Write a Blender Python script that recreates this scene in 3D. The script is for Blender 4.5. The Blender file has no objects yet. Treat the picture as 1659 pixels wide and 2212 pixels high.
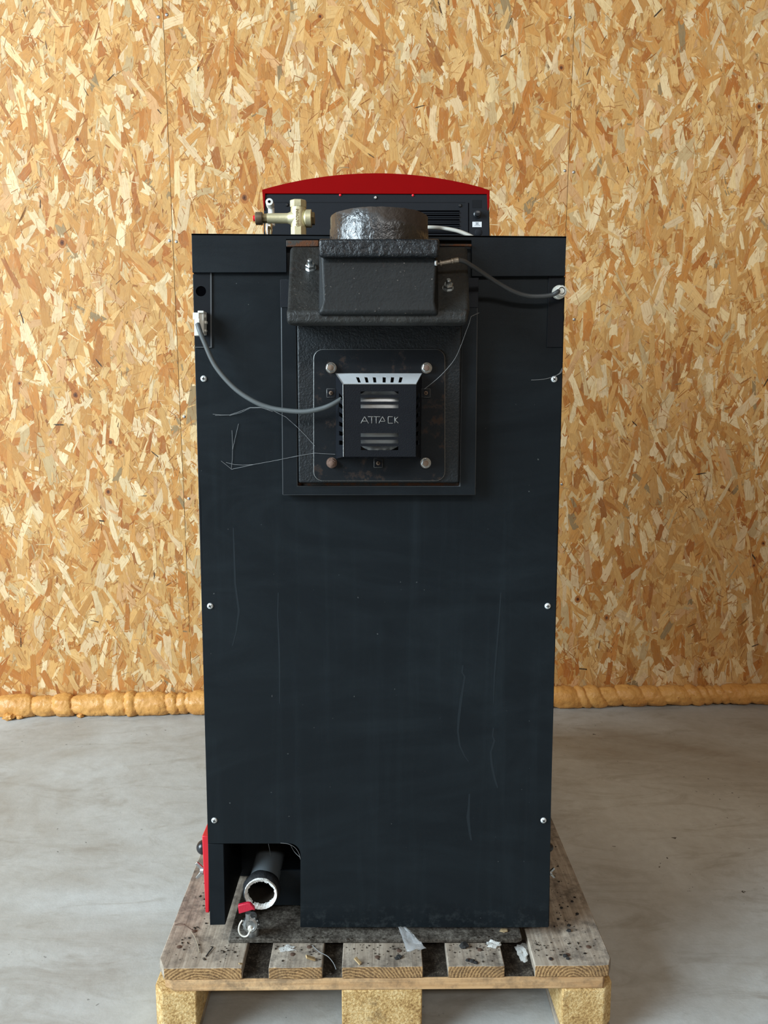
import bpy, bmesh, math, random
from mathutils import Vector, Matrix, noise as mnoise
R = random.Random(11)
C = bpy.context.scene.collection
SC = bpy.context.scene

# ------------------------------------------------------------------ camera, light, exposure
EYE = 1.124; F = 1750.0; TILT = math.atan(0.135)
cam_d = bpy.data.cameras.new('camera'); cam = bpy.data.objects.new('camera', cam_d); C.objects.link(cam)
cam.location = (0, 0, EYE); cam.rotation_euler = (math.pi/2 - TILT, 0, 0)
cam_d.sensor_fit = 'HORIZONTAL'; cam_d.sensor_width = 36.0; cam_d.lens = F/1659*36.0
cam_d.clip_start = 0.02; cam_d.clip_end = 60
SC.camera = cam
vs = SC.view_settings
vs.view_transform = 'Standard'; vs.look = 'None'; vs.gamma = 1.0; vs.use_curve_mapping = False
vs.exposure = 0.0

w = bpy.data.worlds.new('world'); SC.world = w; w.use_nodes = True
bgn = w.node_tree.nodes['Background']
bgn.inputs[0].default_value = (0.80, 0.90, 1.0, 1); bgn.inputs[1].default_value = 0.35

def area(name, loc, target, sx, sy, power, col):
    d = bpy.data.lights.new(name, 'AREA'); d.shape = 'RECTANGLE'; d.size = sx; d.size_y = sy
    d.energy = power; d.color = col
    o = bpy.data.objects.new(name, d); C.objects.link(o); o.location = loc
    o.rotation_euler = (Vector(target)-Vector(loc)).to_track_quat('-Z', 'Z').to_euler()
    return o
# daylight of the wide open gateway on the left, and an added fill behind the camera that brightens the board wall
area('gateway_daylight', (-4.45, -0.9, 2.65), (0.6, 1.6, 1.0), 3.2, 2.8, 625, (0.75, 0.905, 1.0))
area('board_wall_fill', (0.9, -3.5, 4.15), (0.8, 2.86, 1.3), 4.0, 0.4, 96, (1.0, 0.985, 0.95))

# ------------------------------------------------------------------ pixel -> world helpers
ct, st = math.cos(TILT), math.sin(TILT)
def ray(px, py):
    u = (px-829.5)/F; v = (1106-py)/F
    return Vector((u, ct+v*st, v*ct-st))
def W(px, py, Y):
    d = ray(px, py); t = Y/d.y
    return Vector((d.x*t, Y, EYE+d.z*t))
def G(px, py, z=0.0):
    d = ray(px, py); t = (z-EYE)/d.z
    return Vector((d.x*t, d.y*t, z))
def pr(n, px, py, Y):            # n photo pixels as metres at that spot
    return n/F*Y/ray(px, py).y

# ------------------------------------------------------------------ node helpers
class NT:
    def __init__(s, name):
        s.m = bpy.data.materials.new(name); s.m.use_nodes = True
        s.t = s.m.node_tree; s.t.nodes.clear()
        s.out = s.t.nodes.new('ShaderNodeOutputMaterial')
        s.b = s.t.nodes.new('ShaderNodeBsdfPrincipled')
        s.t.links.new(s.b.outputs[0], s.out.inputs[0])
        s.co = s.t.nodes.new('ShaderNodeTexCoord')
    def n(s, t, **k):
        nd = s.t.nodes.new(t)
        for a, v in k.items(): setattr(nd, a, v)
        return nd
    def put(s, sock, v):
        if hasattr(v, 'is_linked') or isinstance(v, bpy.types.NodeSocket): s.t.links.new(v, sock)
        else:
            if isinstance(v, (tuple, list)) and len(v) == 3 and sock.type == 'RGBA': v = (*v, 1)
            if isinstance(v, (int, float)) and sock.type == 'RGBA': v = (v, v, v, 1)
            sock.default_value = v
    def coord(s, kind='Object', scale=(1,1,1), rot=(0,0,0), loc=None):
        mp = s.n('ShaderNodeMapping')
        s.put(mp.inputs[0], s.co.outputs[kind]); mp.inputs[3].default_value = scale; mp.inputs[2].default_value = rot
        if loc is not None: s.put(mp.inputs[1], loc)
        return mp.outputs[0]
    def noise(s, vec, scale, detail=4, rough=0.55, dist=0.0, out=0):
        nd = s.n('ShaderNodeTexNoise'); s.put(nd.inputs['Vector'], vec)
        nd.inputs['Scale'].default_value = scale; nd.inputs['Detail'].default_value = detail
        nd.inputs['Roughness'].default_value = rough; nd.inputs['Distortion'].default_value = dist
        return nd.outputs[out]
    def ramp(s, fac, stops):
        nd = s.n('ShaderNodeValToRGB'); s.put(nd.inputs[0], fac)
        e = nd.color_ramp.elements
        while len(e) < len(stops): e.new(0.5)
        for i, (p, c) in enumerate(stops):
            e[i].position = p; e[i].color = (*c, 1) if isinstance(c, (tuple, list)) else (c, c, c, 1)
        return nd.outputs[0]
    def mix(s, fac, a, b, mode='MIX'):
        nd = s.n('ShaderNodeMix', data_type='RGBA', blend_type=mode)
        s.put(nd.inputs[0], fac); s.put(nd.inputs[6], a); s.put(nd.inputs[7], b)
        return nd.outputs[2]
    def math(s, op, a, b=0.0):
        nd = s.n('ShaderNodeMath', operation=op); s.put(nd.inputs[0], a); s.put(nd.inputs[1], b)
        return nd.outputs[0]
    def bump(s, h, strength, dist=0.01, prev=None):
        nd = s.n('ShaderNodeBump'); s.put(nd.inputs['Height'], h)
        nd.inputs['Strength'].default_value = strength; nd.inputs['Distance'].default_value = dist
        if prev is not None: s.put(nd.inputs['Normal'], prev)
        s.put(s.b.inputs['Normal'], nd.outputs[0]); return nd.outputs[0]
    def set(s, **k):
        nm = dict(base='Base Color', rough='Roughness', metal='Metallic', spec='Specular IOR Level', trans='Transmission Weight',
                  alpha='Alpha', sss='Subsurface Weight', coat='Coat Weight', ior='IOR')
        for a, v in k.items(): s.put(s.b.inputs[nm[a]], v)
        return s

def srgb(r, g, b):
    f = lambda c: (c/255/12.92) if c/255 <= 0.04045 else ((c/255+0.055)/1.055)**2.4
    return (f(r), f(g), f(b))
def rnd_off(m):
    oi = m.n('ShaderNodeObjectInfo'); cx = m.n('ShaderNodeCombineXYZ')
    for i, k in enumerate((37.0, 71.0, 13.0)): m.put(cx.inputs[i], m.math('MULTIPLY', oi.outputs['Random'], k))
    return cx.outputs[0]

# ------------------------------------------------------------------ materials
M = {}
def plain(name, col, rough=0.5, metal=0.0, bump=0.0, bscale=200, spec=0.5, var=0.0, vscale=30, **k):
    m = NT(name)
    v = m.coord('Object')
    base = col
    if var: base = m.mix(m.noise(v, vscale, 5), tuple(c*(1-var) for c in col), tuple(min(1, c*(1+var)) for c in col))
    m.set(base=base, rough=rough, metal=metal, spec=spec, **k)
    if bump: m.bump(m.noise(v, bscale, 4), bump, 0.002)
    M[name] = m.m
    return m
def painted(name, col, rough=0.42, dust=0.35, dustcol=(0.016, 0.022, 0.027), rust=0.0, bump=0.12, bscale=420, spec=0.17, rustcol=None, big=0.0, flecks=0.0):
    m = NT(name); v = m.coord('Object')
    d = m.noise(m.coord('Object', (1, 1, 0.16), (0, 0.12, 0)), 9, 7, 0.66, 0.6)
    d2 = m.noise(m.coord('Object', (0.5, 1, 1.2), (0, 0.5, 0)), 5, 6, 0.7, 1.2)
    fac = m.math('MULTIPLY', m.ramp(m.math('MULTIPLY', d, d2), [(0.18, 0), (0.5, 1)]), dust)
    base = m.mix(fac, col, dustcol)
    rgh = m.math('ADD', m.math('MULTIPLY', d2, 0.25), rough-0.1)
    if flecks:
        fl = m.ramp(m.noise(v, 260, 2, 0.5), [(0.74-flecks*0.1, 0), (0.78-flecks*0.1, 1)])
        base = m.mix(fl, base, (0.11, 0.095, 0.085))
    if rust:
        rn = m.math('MULTIPLY', m.noise(v, 16, 8, 0.75), m.noise(v, 55, 6, 0.7))
        rm = m.ramp(rn, [(0.40-0.22*rust, 0), (0.47-0.22*rust, 1)])
        rc = rustcol or m.mix(m.noise(v, 70, 5), (0.016, 0.011, 0.0095), (0.052, 0.034, 0.026))
        base = m.mix(rm, base, rc)
        rgh = m.mix(rm, rgh, 0.85)
    m.set(base=base, rough=rgh, spec=spec)
    bp = None
    if big: bp = m.bump(m.noise(v, 95, 4, 0.62, 0.4), big, 0.006)
    if bump: m.bump(m.noise(v, bscale, 3), bump, 0.0015, bp)
    M[name] = m.m
    return m
NAVY = (0.0052, 0.0078, 0.0105)
painted('black_sheet', NAVY, 0.46, 0.55, bump=0.10)
painted('black_sheet_smooth', (0.0048, 0.0062, 0.0088), 0.5, 0.25, bump=0.06)
painted('cast_iron', (0.014, 0.0148, 0.0148), 0.50, 0.85, (0.055, 0.055, 0.051), rust=0.30, big=0.5, bump=0.25, bscale=240, flecks=0.35, spec=0.35)
painted('cast_iron_glossy', (0.008, 0.0105, 0.014), 0.29, 0.3, (0.02, 0.022, 0.026), rust=0.1, big=0.4, bump=0.2, bscale=210, flecks=0.2, spec=1.0)
painted('collar_rim', (0.022, 0.018, 0.016), 0.6, 0.6, (0.04, 0.034, 0.03), rust=0.8, big=0.5, bump=0.5, bscale=240, rustcol=(0.06, 0.04, 0.03))
painted('outlet_face', (0.008, 0.0095, 0.0105), 0.5, 0.6, (0.018, 0.02, 0.021), rust=0.2, big=0.16, bump=0.3, bscale=260, flecks=0.3, spec=0.3)
painted('door_iron', (0.009, 0.0112, 0.0135), 0.45, 0.4, rust=0.15, big=0.25, bump=0.75, bscale=290, spec=0.3)
painted('plate_black', (0.0075, 0.0092, 0.0115), 0.40, 0.35, rust=0.55, bump=0.12)
painted('guard_black', (0.0055, 0.0066, 0.0095), 0.42, 0.15, bump=0.4, bscale=560)
painted('rusty_edge', (0.05, 0.045, 0.04), 0.7, 0.3, rust=0.85, bump=0.5, rustcol=(0.11, 0.045, 0.022))
m = NT('soot_plate'); v = m.coord('Object')
base = m.ramp(m.math('ADD', m.math('MULTIPLY', m.noise(v, 38, 8, 0.8), 0.6), m.math('MULTIPLY', m.noise(v, 210, 4, 0.8), 0.4)), [(0.36, (0.022, 0.018, 0.015)), (0.47, (0.085, 0.073, 0.06)), (0.60, (0.27, 0.245, 0.21))])
m.set(base=base, rough=0.95, spec=0.15); m.bump(m.noise(v, 180, 6, 0.8), 1.0, 0.006); M['soot_plate'] = m.m
painted('control_black', (0.010, 0.012, 0.016), 0.5, 0.3, (0.02, 0.023, 0.027), bump=0.12)
painted('pipe_grey', (0.12, 0.14, 0.155), 0.45, 0.4, (0.1, 0.11, 0.12), bump=0.08)
painted('pipe_end_black', (0.012, 0.013, 0.015), 0.6, 0.5, (0.04, 0.042, 0.045), bump=0.8, bscale=160, big=0.4)
painted('pipe_inside', (0.012, 0.009, 0.006), 0.9, 0.5, (0.05, 0.04, 0.03), bump=0.9, bscale=200)
painted('lip_iron', (0.007, 0.009, 0.012), 0.36, 0.3, (0.02, 0.022, 0.026), rust=0.3, big=0.8, bump=0.35, bscale=210, flecks=0.4, spec=0.45)
m = NT('dirt'); v = m.coord('Object')
m.set(base=m.ramp(m.math('ADD', m.math('MULTIPLY', m.noise(v, 60, 7, 0.8), 0.6), m.math('MULTIPLY', m.noise(v, 300, 3, 0.8), 0.4)), [(0.36, (0.016, 0.013, 0.011)), (0.50, (0.05, 0.04, 0.031)), (0.66, (0.20, 0.17, 0.135))]), rough=0.95, spec=0.1)
m.bump(m.noise(v, 260, 5, 0.8), 1.0, 0.004); M['dirt'] = m.m
m = NT('collar_iron'); v = m.coord('Object')
sp_ = m.n('ShaderNodeSeparateXYZ'); m.put(sp_.inputs[0], m.coord('Generated'))
band = m.math('ADD', sp_.outputs[2], m.math('ADD', m.math('MULTIPLY', m.math('ADD', m.noise(v, 14, 5, 0.65), -0.5), 1.1), m.math('MULTIPLY', m.math('ADD', sp_.outputs[0], -0.5), 0.55)))
rim = m.ramp(band, [(0.66, 0), (0.80, 1)])
tar = m.mix(m.noise(v, 22, 6, 0.7), (0.006, 0.0075, 0.010), (0.013, 0.0155, 0.019))
ru = m.mix(m.noise(v, 60, 6, 0.75), (0.022, 0.016, 0.013), (0.075, 0.055, 0.043))
m.set(base=m.mix(rim, tar, ru), rough=m.mix(rim, 0.28, 0.75), spec=m.mix(rim, 1.0, 0.3))
bp_ = m.bump(m.noise(v, 95, 4, 0.62, 0.4), 0.4, 0.006); m.bump(m.noise(v, 230, 3), 0.25, 0.0015, bp_); M['collar_iron'] = m.m
plain('worn_lit_edge', (0.30, 0.30, 0.29), 0.45, 0.7, 0.3)  # worn bare metal, pale enough to paint in the light caught on edges
plain('pale_sheet', (0.66, 0.70, 0.73), 0.45, 0.25, 0.1, var=0.12)
plain('dark_void', (0.0015, 0.0015, 0.002), 0.95, spec=0.0)
plain('zinc', (0.50, 0.53, 0.54), 0.30, 0.95, 0.1, 300, var=0.15)
plain('screw_white', (0.66, 0.69, 0.70), 0.35, 0.35, 0.05, var=0.1)
plain('rusty_bolt', (0.16, 0.10, 0.075), 0.75, 0.3, 0.5, 250, var=0.45)
plain('stud_tan', (0.17, 0.115, 0.08), 0.75, 0.3, 0.3, 250, var=0.3)
plain('steel_bright', (0.42, 0.44, 0.45), 0.34, 0.9, 0.1, var=0.2)
plain('brass', (0.60, 0.54, 0.34), 0.45, 0.55, 0.15, 260, var=0.12)
plain('brass_dull', (0.30, 0.23, 0.12), 0.45, 0.8, 0.15, var=0.2)
plain('knurl_brown', (0.16, 0.12, 0.08), 0.5, 0.4, 0.2)
plain('chrome', (0.72, 0.71, 0.66), 0.14, 1.0)
plain('fitting_white', (0.72, 0.74, 0.72), 0.4, 0.1)
plain('red_paint', srgb(132, 1, 3), 0.5, var=0.06, spec=0.06)
plain('red_cover', srgb(205, 30, 45), 0.38, var=0.05)
plain('red_handle', srgb(185, 28, 55), 0.4, bump=0.3, bscale=260, var=0.15)
plain('red_cap', srgb(225, 25, 40), 0.4)
plain('cable_grey', (0.075, 0.085, 0.088), 0.48, bump=0.05)
plain('cable_dark', (0.045, 0.048, 0.050), 0.48, bump=0.05)
plain('cable_beige', (0.36, 0.34, 0.30), 0.5)
plain('plastic_white', (0.70, 0.69, 0.63), 0.42, var=0.06, vscale=60)
plain('plastic_black', (0.012, 0.014, 0.017), 0.28)
plain('sticker', (0.72, 0.74, 0.76), 0.5)
plain('sticker_ink', (0.08, 0.10, 0.14), 0.6)
plain('motor_metal', (0.45, 0.46, 0.46), 0.42, 0.75, 0.1, var=0.2)
plain('hose_white', (0.70, 0.68, 0.62), 0.45)
m = plain('seal_white', (0.70, 0.70, 0.68), 0.8, bump=1.0, bscale=260, var=0.25, vscale=220)
plain('probe_metal', (0.38, 0.33, 0.27), 0.45, 0.7, 0.3, var=0.3)
plain('edge_dim', (0.075, 0.08, 0.085), 0.5, 0.3)
plain('web', (0.22, 0.225, 0.23), 0.8)
plain('twig', (0.27, 0.22, 0.16), 0.85, bump=0.5)
plain('chip_wood', (0.46, 0.33, 0.17), 0.8, bump=0.5, bscale=120, var=0.3)
plain('cinder', (0.015, 0.014, 0.014), 0.8, bump=0.9, bscale=220)
plain('ash_flake', (0.50, 0.50, 0.48), 0.9, bump=0.9, bscale=300, var=0.4, vscale=150)
plain('gap_black', (0.02, 0.014, 0.009), 0.9)
plain('rusty_nail', (0.10, 0.058, 0.04), 0.8, 0.2, 0.4)
plain('leaf', (0.30, 0.22, 0.12), 0.8)
m = NT('film'); m.set(base=(0.86, 0.88, 0.90), rough=0.16, trans=0.75, spec=0.6, alpha=0.62); m.bump(m.noise(m.coord('Object'), 90, 4), 0.5, 0.004); M['film'] = m.m

# panel: drip marks and wiped dust on the big sheet
m = NT('panel_sheet'); v = m.coord('Object')
swirl = m.noise(m.coord('Object', (0.8, 1, 2.6), (0, 0.42, 0)), 2.6, 8, 0.62, 2.2)
strk = m.noise(m.coord('Object', (1, 1, 0.05)), 26, 6, 0.7, 0.25)
fine = m.noise(v, 700, 2, 0.6)
fac = m.math('ADD', m.math('MULTIPLY', m.ramp(swirl, [(0.42, 0), (0.75, 1)]), 0.36), m.math('MULTIPLY', m.ramp(strk, [(0.52, 0), (0.82, 1)]), 0.38))
base = m.mix(fac, (0.0056, 0.0086, 0.0113), (0.0155, 0.0232, 0.0285))
sp = m.ramp(m.noise(v, 150, 1, 0.5), [(0.80, 0), (0.83, 1)])
base = m.mix(m.math('MULTIPLY', sp, 0.6), base, (0.10, 0.11, 0.11))
# scuffed dust along the bottom edge (settled dirt)
sx = m.n('ShaderNodeSeparateXYZ'); m.put(sx.inputs[0], m.coord('Generated'))
edge = m.ramp(sx.outputs[2], [(0.0, 1), (0.045, 0)])
scuff = m.math('MULTIPLY', edge, m.ramp(m.noise(v, 45, 7, 0.8), [(0.50, 0), (0.80, 1)]))
base = m.mix(m.math('MULTIPLY', scuff, 0.5), base, (0.085, 0.10, 0.105))
m.set(base=base, rough=m.math('ADD', m.math('MULTIPLY', swirl, 0.22), 0.32), spec=0.18)
m.bump(m.noise(v, 620, 3), 0.10, 0.0012); M['panel_sheet'] = m.m
plain('drip_stain', (0.0125, 0.018, 0.0225), 0.5, spec=0.2)

# concrete
m = NT('concrete'); v = m.coord('Object')
n1 = m.noise(v, 1.3, 8, 0.62, 0.8); n2 = m.noise(m.coord('Object', (0.8, 1.8, 1), (0, 0, 0.6)), 2.6, 8, 0.66, 0.8)
n3 = m.noise(v, 38, 6, 0.7); n4 = m.noise(m.coord('Object', (0.7, 1.9, 1), (0, 0, -0.45)), 4.5, 9, 0.7, 1.6)
base = m.mix(m.ramp(n1, [(0.32, 0), (0.68, 1)]), srgb(154, 149, 140), srgb(198, 204, 206))
base = m.mix(m.math('MULTIPLY', m.ramp(n2, [(0.42, 0), (0.75, 1)]), 0.55), base, srgb(192, 194, 192))
base = m.mix(m.math('MULTIPLY', m.ramp(n4, [(0.50, 0), (0.70, 1)]), 0.5), base, srgb(128, 119, 106))
base = m.mix(m.math('MULTIPLY', m.ramp(n3, [(0.35, 0), (0.65, 1)]), 0.16), base, srgb(110, 106, 100))
spk = m.ramp(m.noise(v, 60, 2, 0.5), [(0.735, 0), (0.76, 1)])
base = m.mix(m.math('MULTIPLY', spk, m.ramp(m.noise(v, 2.2, 3), [(0.48, 0), (0.6, 1)])), base, srgb(50, 48, 45))
m.set(base=base, rough=m.math('ADD', m.math('MULTIPLY', n2, 0.25), 0.42), spec=0.4)
m.bump(m.math('ADD', n3, m.math('MULTIPLY', n4, 0.6)), 0.14, 0.006); M['concrete'] = m.m
plain('floor_mark', srgb(112, 106, 98), 0.7)

# strand board: every flake carries its own colour and grain direction (uv)
m = NT('strand_board')
at = m.n('ShaderNodeVertexColor', layer_name='strand')
uv = m.coord('UV', (14, 260, 1)); uv2 = m.coord('UV', (50, 900, 1))
g1 = m.noise(uv, 1.0, 5, 0.65, 0.4); g2 = m.noise(uv2, 1.0, 3, 0.6)
gr = m.math('ADD', m.math('MULTIPLY', g1, 0.7), m.math('MULTIPLY', g2, 0.3))
base = m.mix(1.0, at.outputs[0], m.ramp(gr, [(0.30, (0.66, 0.54, 0.40)), (0.44, (0.92, 0.88, 0.82)), (0.55, (1, 1, 1)), (0.75, (1.0, 1.0, 1.0))]), 'MULTIPLY')
fib = m.ramp(m.noise(m.coord('UV', (25, 500, 1)), 1.0, 2, 0.5, 0.8), [(0.69, 0), (0.73, 1)])
base = m.mix(m.math('MULTIPLY', fib, 0.55), base, (0.22, 0.11, 0.04))
mo = m.coord('Object', (1, 1, .55))
base = m.mix(m.math('MULTIPLY', m.ramp(m.noise(mo, 55, 8, 0.75, 1.0), [(0.50, 0), (0.66, 1)]), 0.42), base, (0.36, 0.19, 0.075))
base = m.mix(m.math('MULTIPLY', m.ramp(m.noise(m.coord('Object', (1.3, 1, .6), (0, 0.5, 0)), 70, 8, 0.75, 1.0), [(0.54, 0), (0.70, 1)]), 0.22), base, (0.72, 0.56, 0.34))
m.set(base=base, rough=0.58, spec=0.35); m.bump(gr, 0.25, 0.002); M['strand_board'] = m.m
plain('board_core', srgb(190, 140, 80), 0.8)

# plain room sheets
plain('gate_wall', srgb(120, 92, 60), 0.85, var=0.2, vscale=6)
plain('roof_sheet', srgb(110, 104, 96), 0.8, var=0.05)

# foam
m = NT('foam'); v = m.coord('Object')
base = m.mix(m.noise(v, 11, 5, 0.6), srgb(190, 122, 52), srgb(232, 178, 102))
base = m.mix(m.ramp(m.noise(v, 60, 5, 0.7), [(0.60, 0), (0.75, 1)]), base, srgb(160, 96, 42))
m.set(base=base, rough=m.ramp(m.noise(v, 25, 3), [(0.4, 0.24), (0.65, 0.62)]), spec=0.5)
m.bump(m.noise(v, 75, 5, 0.62), 0.55, 0.006); M['foam'] = m.m

def wood(name, cols, end=False, dirt=0.5, dirtcol=(0.055, 0.045, 0.036), along='y'):
    m = NT(name); off = rnd_off(m)
    if end:
        mp = m.coord('Object', (1, 1, 1), (0, 0, 0), off)
        wv = m.n('ShaderNodeTexWave', wave_type='RINGS', rings_direction='Y')
        oi = m.n('ShaderNodeObjectInfo'); cx = m.n('ShaderNodeCombineXYZ')
        m.put(cx.inputs[0], m.math('ADD', m.math('MULTIPLY', oi.outputs['Random'], 0.12), -0.06)); m.put(cx.inputs[2], m.math('ADD', m.math('MULTIPLY', m.math('FRACT', m.math('MULTIPLY', oi.outputs['Random'], 7.7)), 0.06), 0.02))
        m.put(wv.inputs['Vector'], m.coord('Object', (1, 1, 1), (0, 0, 0), cx.outputs[0]))
        wv.inputs['Scale'].default_value = 58; wv.inputs['Distortion'].default_value = 4.5; wv.inputs['Detail'].default_value = 4
        wv.inputs['Detail Scale'].default_value = 0.9
        g = m.math('ADD', m.math('MULTIPLY', wv.outputs[1], 0.22), m.math('MULTIPLY', m.noise(mp, 260, 4, 0.75), 0.78))
    else:
        sc = (55, 2.2, 55) if along == 'y' else (2.2, 55, 55)
        s2 = (230, 7, 230) if along == 'y' else (7, 230, 230)
        g = m.math('ADD', m.math('MULTIPLY', m.noise(m.coord('Object', sc, (0, 0, 0), off), 1.0, 6, 0.6, 0.9), 0.65),
                   m.math('MULTIPLY', m.noise(m.coord('Object', s2, (0, 0, 0), off), 1.0, 4, 0.65), 0.35))
    base = m.ramp(g, [(0.30, cols[0]), (0.48, cols[1]), (0.68, cols[2])])
    v = m.coord('Object', (1, 1, 1), (0, 0, 0), off)
    dm = m.math('MULTIPLY', m.noise(v, 9, 7, 0.7), m.noise(v, 60, 6, 0.75))
    base = m.mix(m.math('MULTIPLY', m.ramp(dm, [(0.20, 0), (0.36, 1)]), dirt), base, dirtcol)
    m.set(base=base, rough=0.78, spec=0.25)
    m.bump(g, 0.5, 0.003); M[name] = m.m
wood('deck_wood', [srgb(108, 95, 82), srgb(158, 145, 130), srgb(192, 181, 166)], dirt=0.8, dirtcol=srgb(84, 77, 71))
wood('deck_wood_pinkish', [srgb(104, 74, 52), srgb(160, 122, 90), srgb(190, 156, 122)], dirt=0.55, dirtcol=srgb(80, 66, 56))
wood('end_grain', [srgb(92, 68, 44), srgb(150, 116, 78), srgb(196, 160, 112)], end=True, dirt=0.4)
wood('lead_wood', [srgb(132, 96, 64), srgb(180, 142, 100), srgb(208, 174, 132)], dirt=0.6, along='x')
m = NT('chip_block'); v = m.coord('Object', (1, 1, 1), (0, 0, 0), rnd_off(m))
base = m.ramp(m.math('ADD', m.math('MULTIPLY', m.noise(v, 210, 3, 0.7), 0.6), m.math('MULTIPLY', m.noise(v, 28, 5, 0.6), 0.4)),
              [(0.34, srgb(136, 100, 60)), (0.48, srgb(198, 162, 106)), (0.60, srgb(228, 200, 148))])
base = m.mix(m.ramp(m.noise(v, 13, 7, 0.72), [(0.56, 0), (0.70, 1)]), base, srgb(110, 88, 62))
m.set(base=base, rough=0.85, spec=0.2); m.bump(m.noise(v, 230, 4, 0.7), 0.8, 0.004); M['chip_block'] = m.m

# ------------------------------------------------------------------ object helpers
ORG = {}
def props(o, label=None, cat=None, group=None, kind=None):
    if label: o['label'] = label
    if cat: o['category'] = cat
    if group: o['group'] = group
    if kind: o['kind'] = kind
    return o
def thing(name, loc, label, cat, group=None):
    o = bpy.data.objects.new(name, None); C.objects.link(o); o.location = loc; o.empty_display_size = 0.05
    ORG[o] = Vector(loc); return props(o, label, cat, group)
def smooth(me, ang=40):
    me.polygons.foreach_set('use_smooth', [True]*len(me.polygons))
    me.set_sharp_from_angle(angle=math.radians(ang))
def obj(name, bm, mats, parent=None, bevel=0.0, seg=2, sm=None, label=None, base=False, bmat=None, fix=True):
    if fix: bmesh.ops.recalc_face_normals(bm, faces=bm.faces[:])
    me = bpy.data.meshes.new(name)
    lo = Vector((min(v.co.x for v in bm.verts), min(v.co.y for v in bm.verts), min(v.co.z for v in bm.verts)))
    hi = Vector((max(v.co.x for v in bm.verts), max(v.co.y for v in bm.verts), max(v.co.z for v in bm.verts)))
    org = (lo+hi)/2
    if base: org.z = lo.z
    for v in bm.verts: v.co -= org
    bm.to_mesh(me); bm.free()
    if not isinstance(mats, (list, tuple)): mats = [mats]
    for mt in mats: me.materials.append(M[mt])
    if bmat: me.materials.append(M[bmat])
    if sm: smooth(me, sm)
    o = bpy.data.objects.new(name, me); C.objects.link(o)
    ORG[o] = org.copy()
    if parent is not None:
        o.parent = parent; o.location = org-ORG[parent]
    else: o.location = org
    if bevel:
        bv = o.modifiers.new('bevel', 'BEVEL'); bv.width = bevel; bv.segments = seg; bv.limit_method = 'ANGLE'; bv.angle_limit = math.radians(35)
        if bmat: bv.material = len(mats)
        if not sm: smooth(me, 40)
    if label: o['label'] = label
    return o

def BM(): return bmesh.new()
def face(bm, pts, mi=0):
    try:
        f = bm.faces.new([bm.verts.new(p) for p in pts]); f.material_index = mi; return f
    except ValueError: return None
def box(bm, x0, x1, y0, y1, z0, z1, mi=0, mat=None):
    vs_ = [bm.verts.new(p) for p in [(x0,y0,z0),(x1,y0,z0),(x1,y1,z0),(x0,y1,z0),(x0,y0,z1),(x1,y0,z1),(x1,y1,z1),(x0,y1,z1)]]
    for q in [(0,3,2,1),(4,5,6,7),(0,1,5,4),(1,2,6,5),(2,3,7,6),(3,0,4,7)]:
        f = bm.faces.new([vs_[i] for i in q]); f.material_index = mi
    if mat is not None:
        for v in vs_: v.co = mat @ v.co
    return vs_
def prism(bm, front, back, mi=0, side_mi=None):
    a = [bm.verts.new(p) for p in front]; b = [bm.verts.new(p) for p in back]
    n = len(a)
    fs = [bm.faces.new(a), bm.faces.new(b[::-1])]
    for f in fs: f.material_index = mi
    for i in range(n):
        f = bm.faces.new([a[i], b[i], b[(i+1) % n], a[(i+1) % n]]); f.material_index = mi if side_mi is None else side_mi
def ppoly(bm, pix, Y, th, mi=0, side_mi=None):
    """prism whose front outline is given in photo pixels on the plane at depth Y, th metres thick towards the back"""
    fr = [W(x, y, Y) for x, y in pix]
    prism(bm, fr, [p+Vector((0, th, 0)) for p in fr], mi, side_mi)
def prect(bm, x0, y0, x1, y1, Y, th, mi=0):
    ppoly(bm, [(x0,y0),(x1,y0),(x1,y1),(x0,y1)], Y, th, mi)
def rrect(x0, y0, x1, y1, r, n=6):
    pts = []
    for cx, cy, a0 in [(x1-r, y0+r, -90), (x1-r, y1-r, 0), (x0+r, y1-r, 90), (x0+r, y0+r, 180)]:
        for i in range(n+1):
            a = math.radians(a0+90*i/n); pts.append((cx+r*math.cos(a), cy+r*math.sin(a)))
    return pts
def frame_of(d):
    return Vector(d).normalized().to_track_quat('Z', 'Y').to_matrix().to_4x4()
def lathe(bm, prof, loc, axis=(0,0,1), seg=32, mi=0, cap0=True, cap1=True, ph=0.0, mis=None):
    Mx = Matrix.Translation(Vector(loc)) @ frame_of(axis)
    rings = []
    for r, h in prof:
        rings.append([bm.verts.new(Mx @ Vector((r*math.cos(2*math.pi*i/seg+ph), r*math.sin(2*math.pi*i/seg+ph), h))) for i in range(seg)])
    for k in range(len(rings)-1):
        for i in range(seg):
            f = bm.faces.new([rings[k][i], rings[k][(i+1) % seg], rings[k+1][(i+1) % seg], rings[k+1][i]])
            f.material_index = mis[k] if mis else mi
    if cap0: f = bm.faces.new(rings[0][::-1]); f.material_index = mis[0] if mis else mi
    if cap1: f = bm.faces.new(rings[-1]); f.material_index = mis[-1] if mis else mi
    return rings
def smooth_path(pts, n=8):
    out = []
    P = [pts[0]]+list(pts)+[pts[-1]]
    for i in range(1, len(P)-2):
        p0, p1, p2, p3 = P[i-1], P[i], P[i+1], P[i+2]
        for k in range(n):
            t = k/n
            out.append(0.5*((2*p1)+(p2-p0)*t+(2*p0-5*p1+4*p2-p3)*t*t+(3*p1-p0-3*p2+p3)*t**3))
    out.append(pts[-1]); return out
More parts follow.
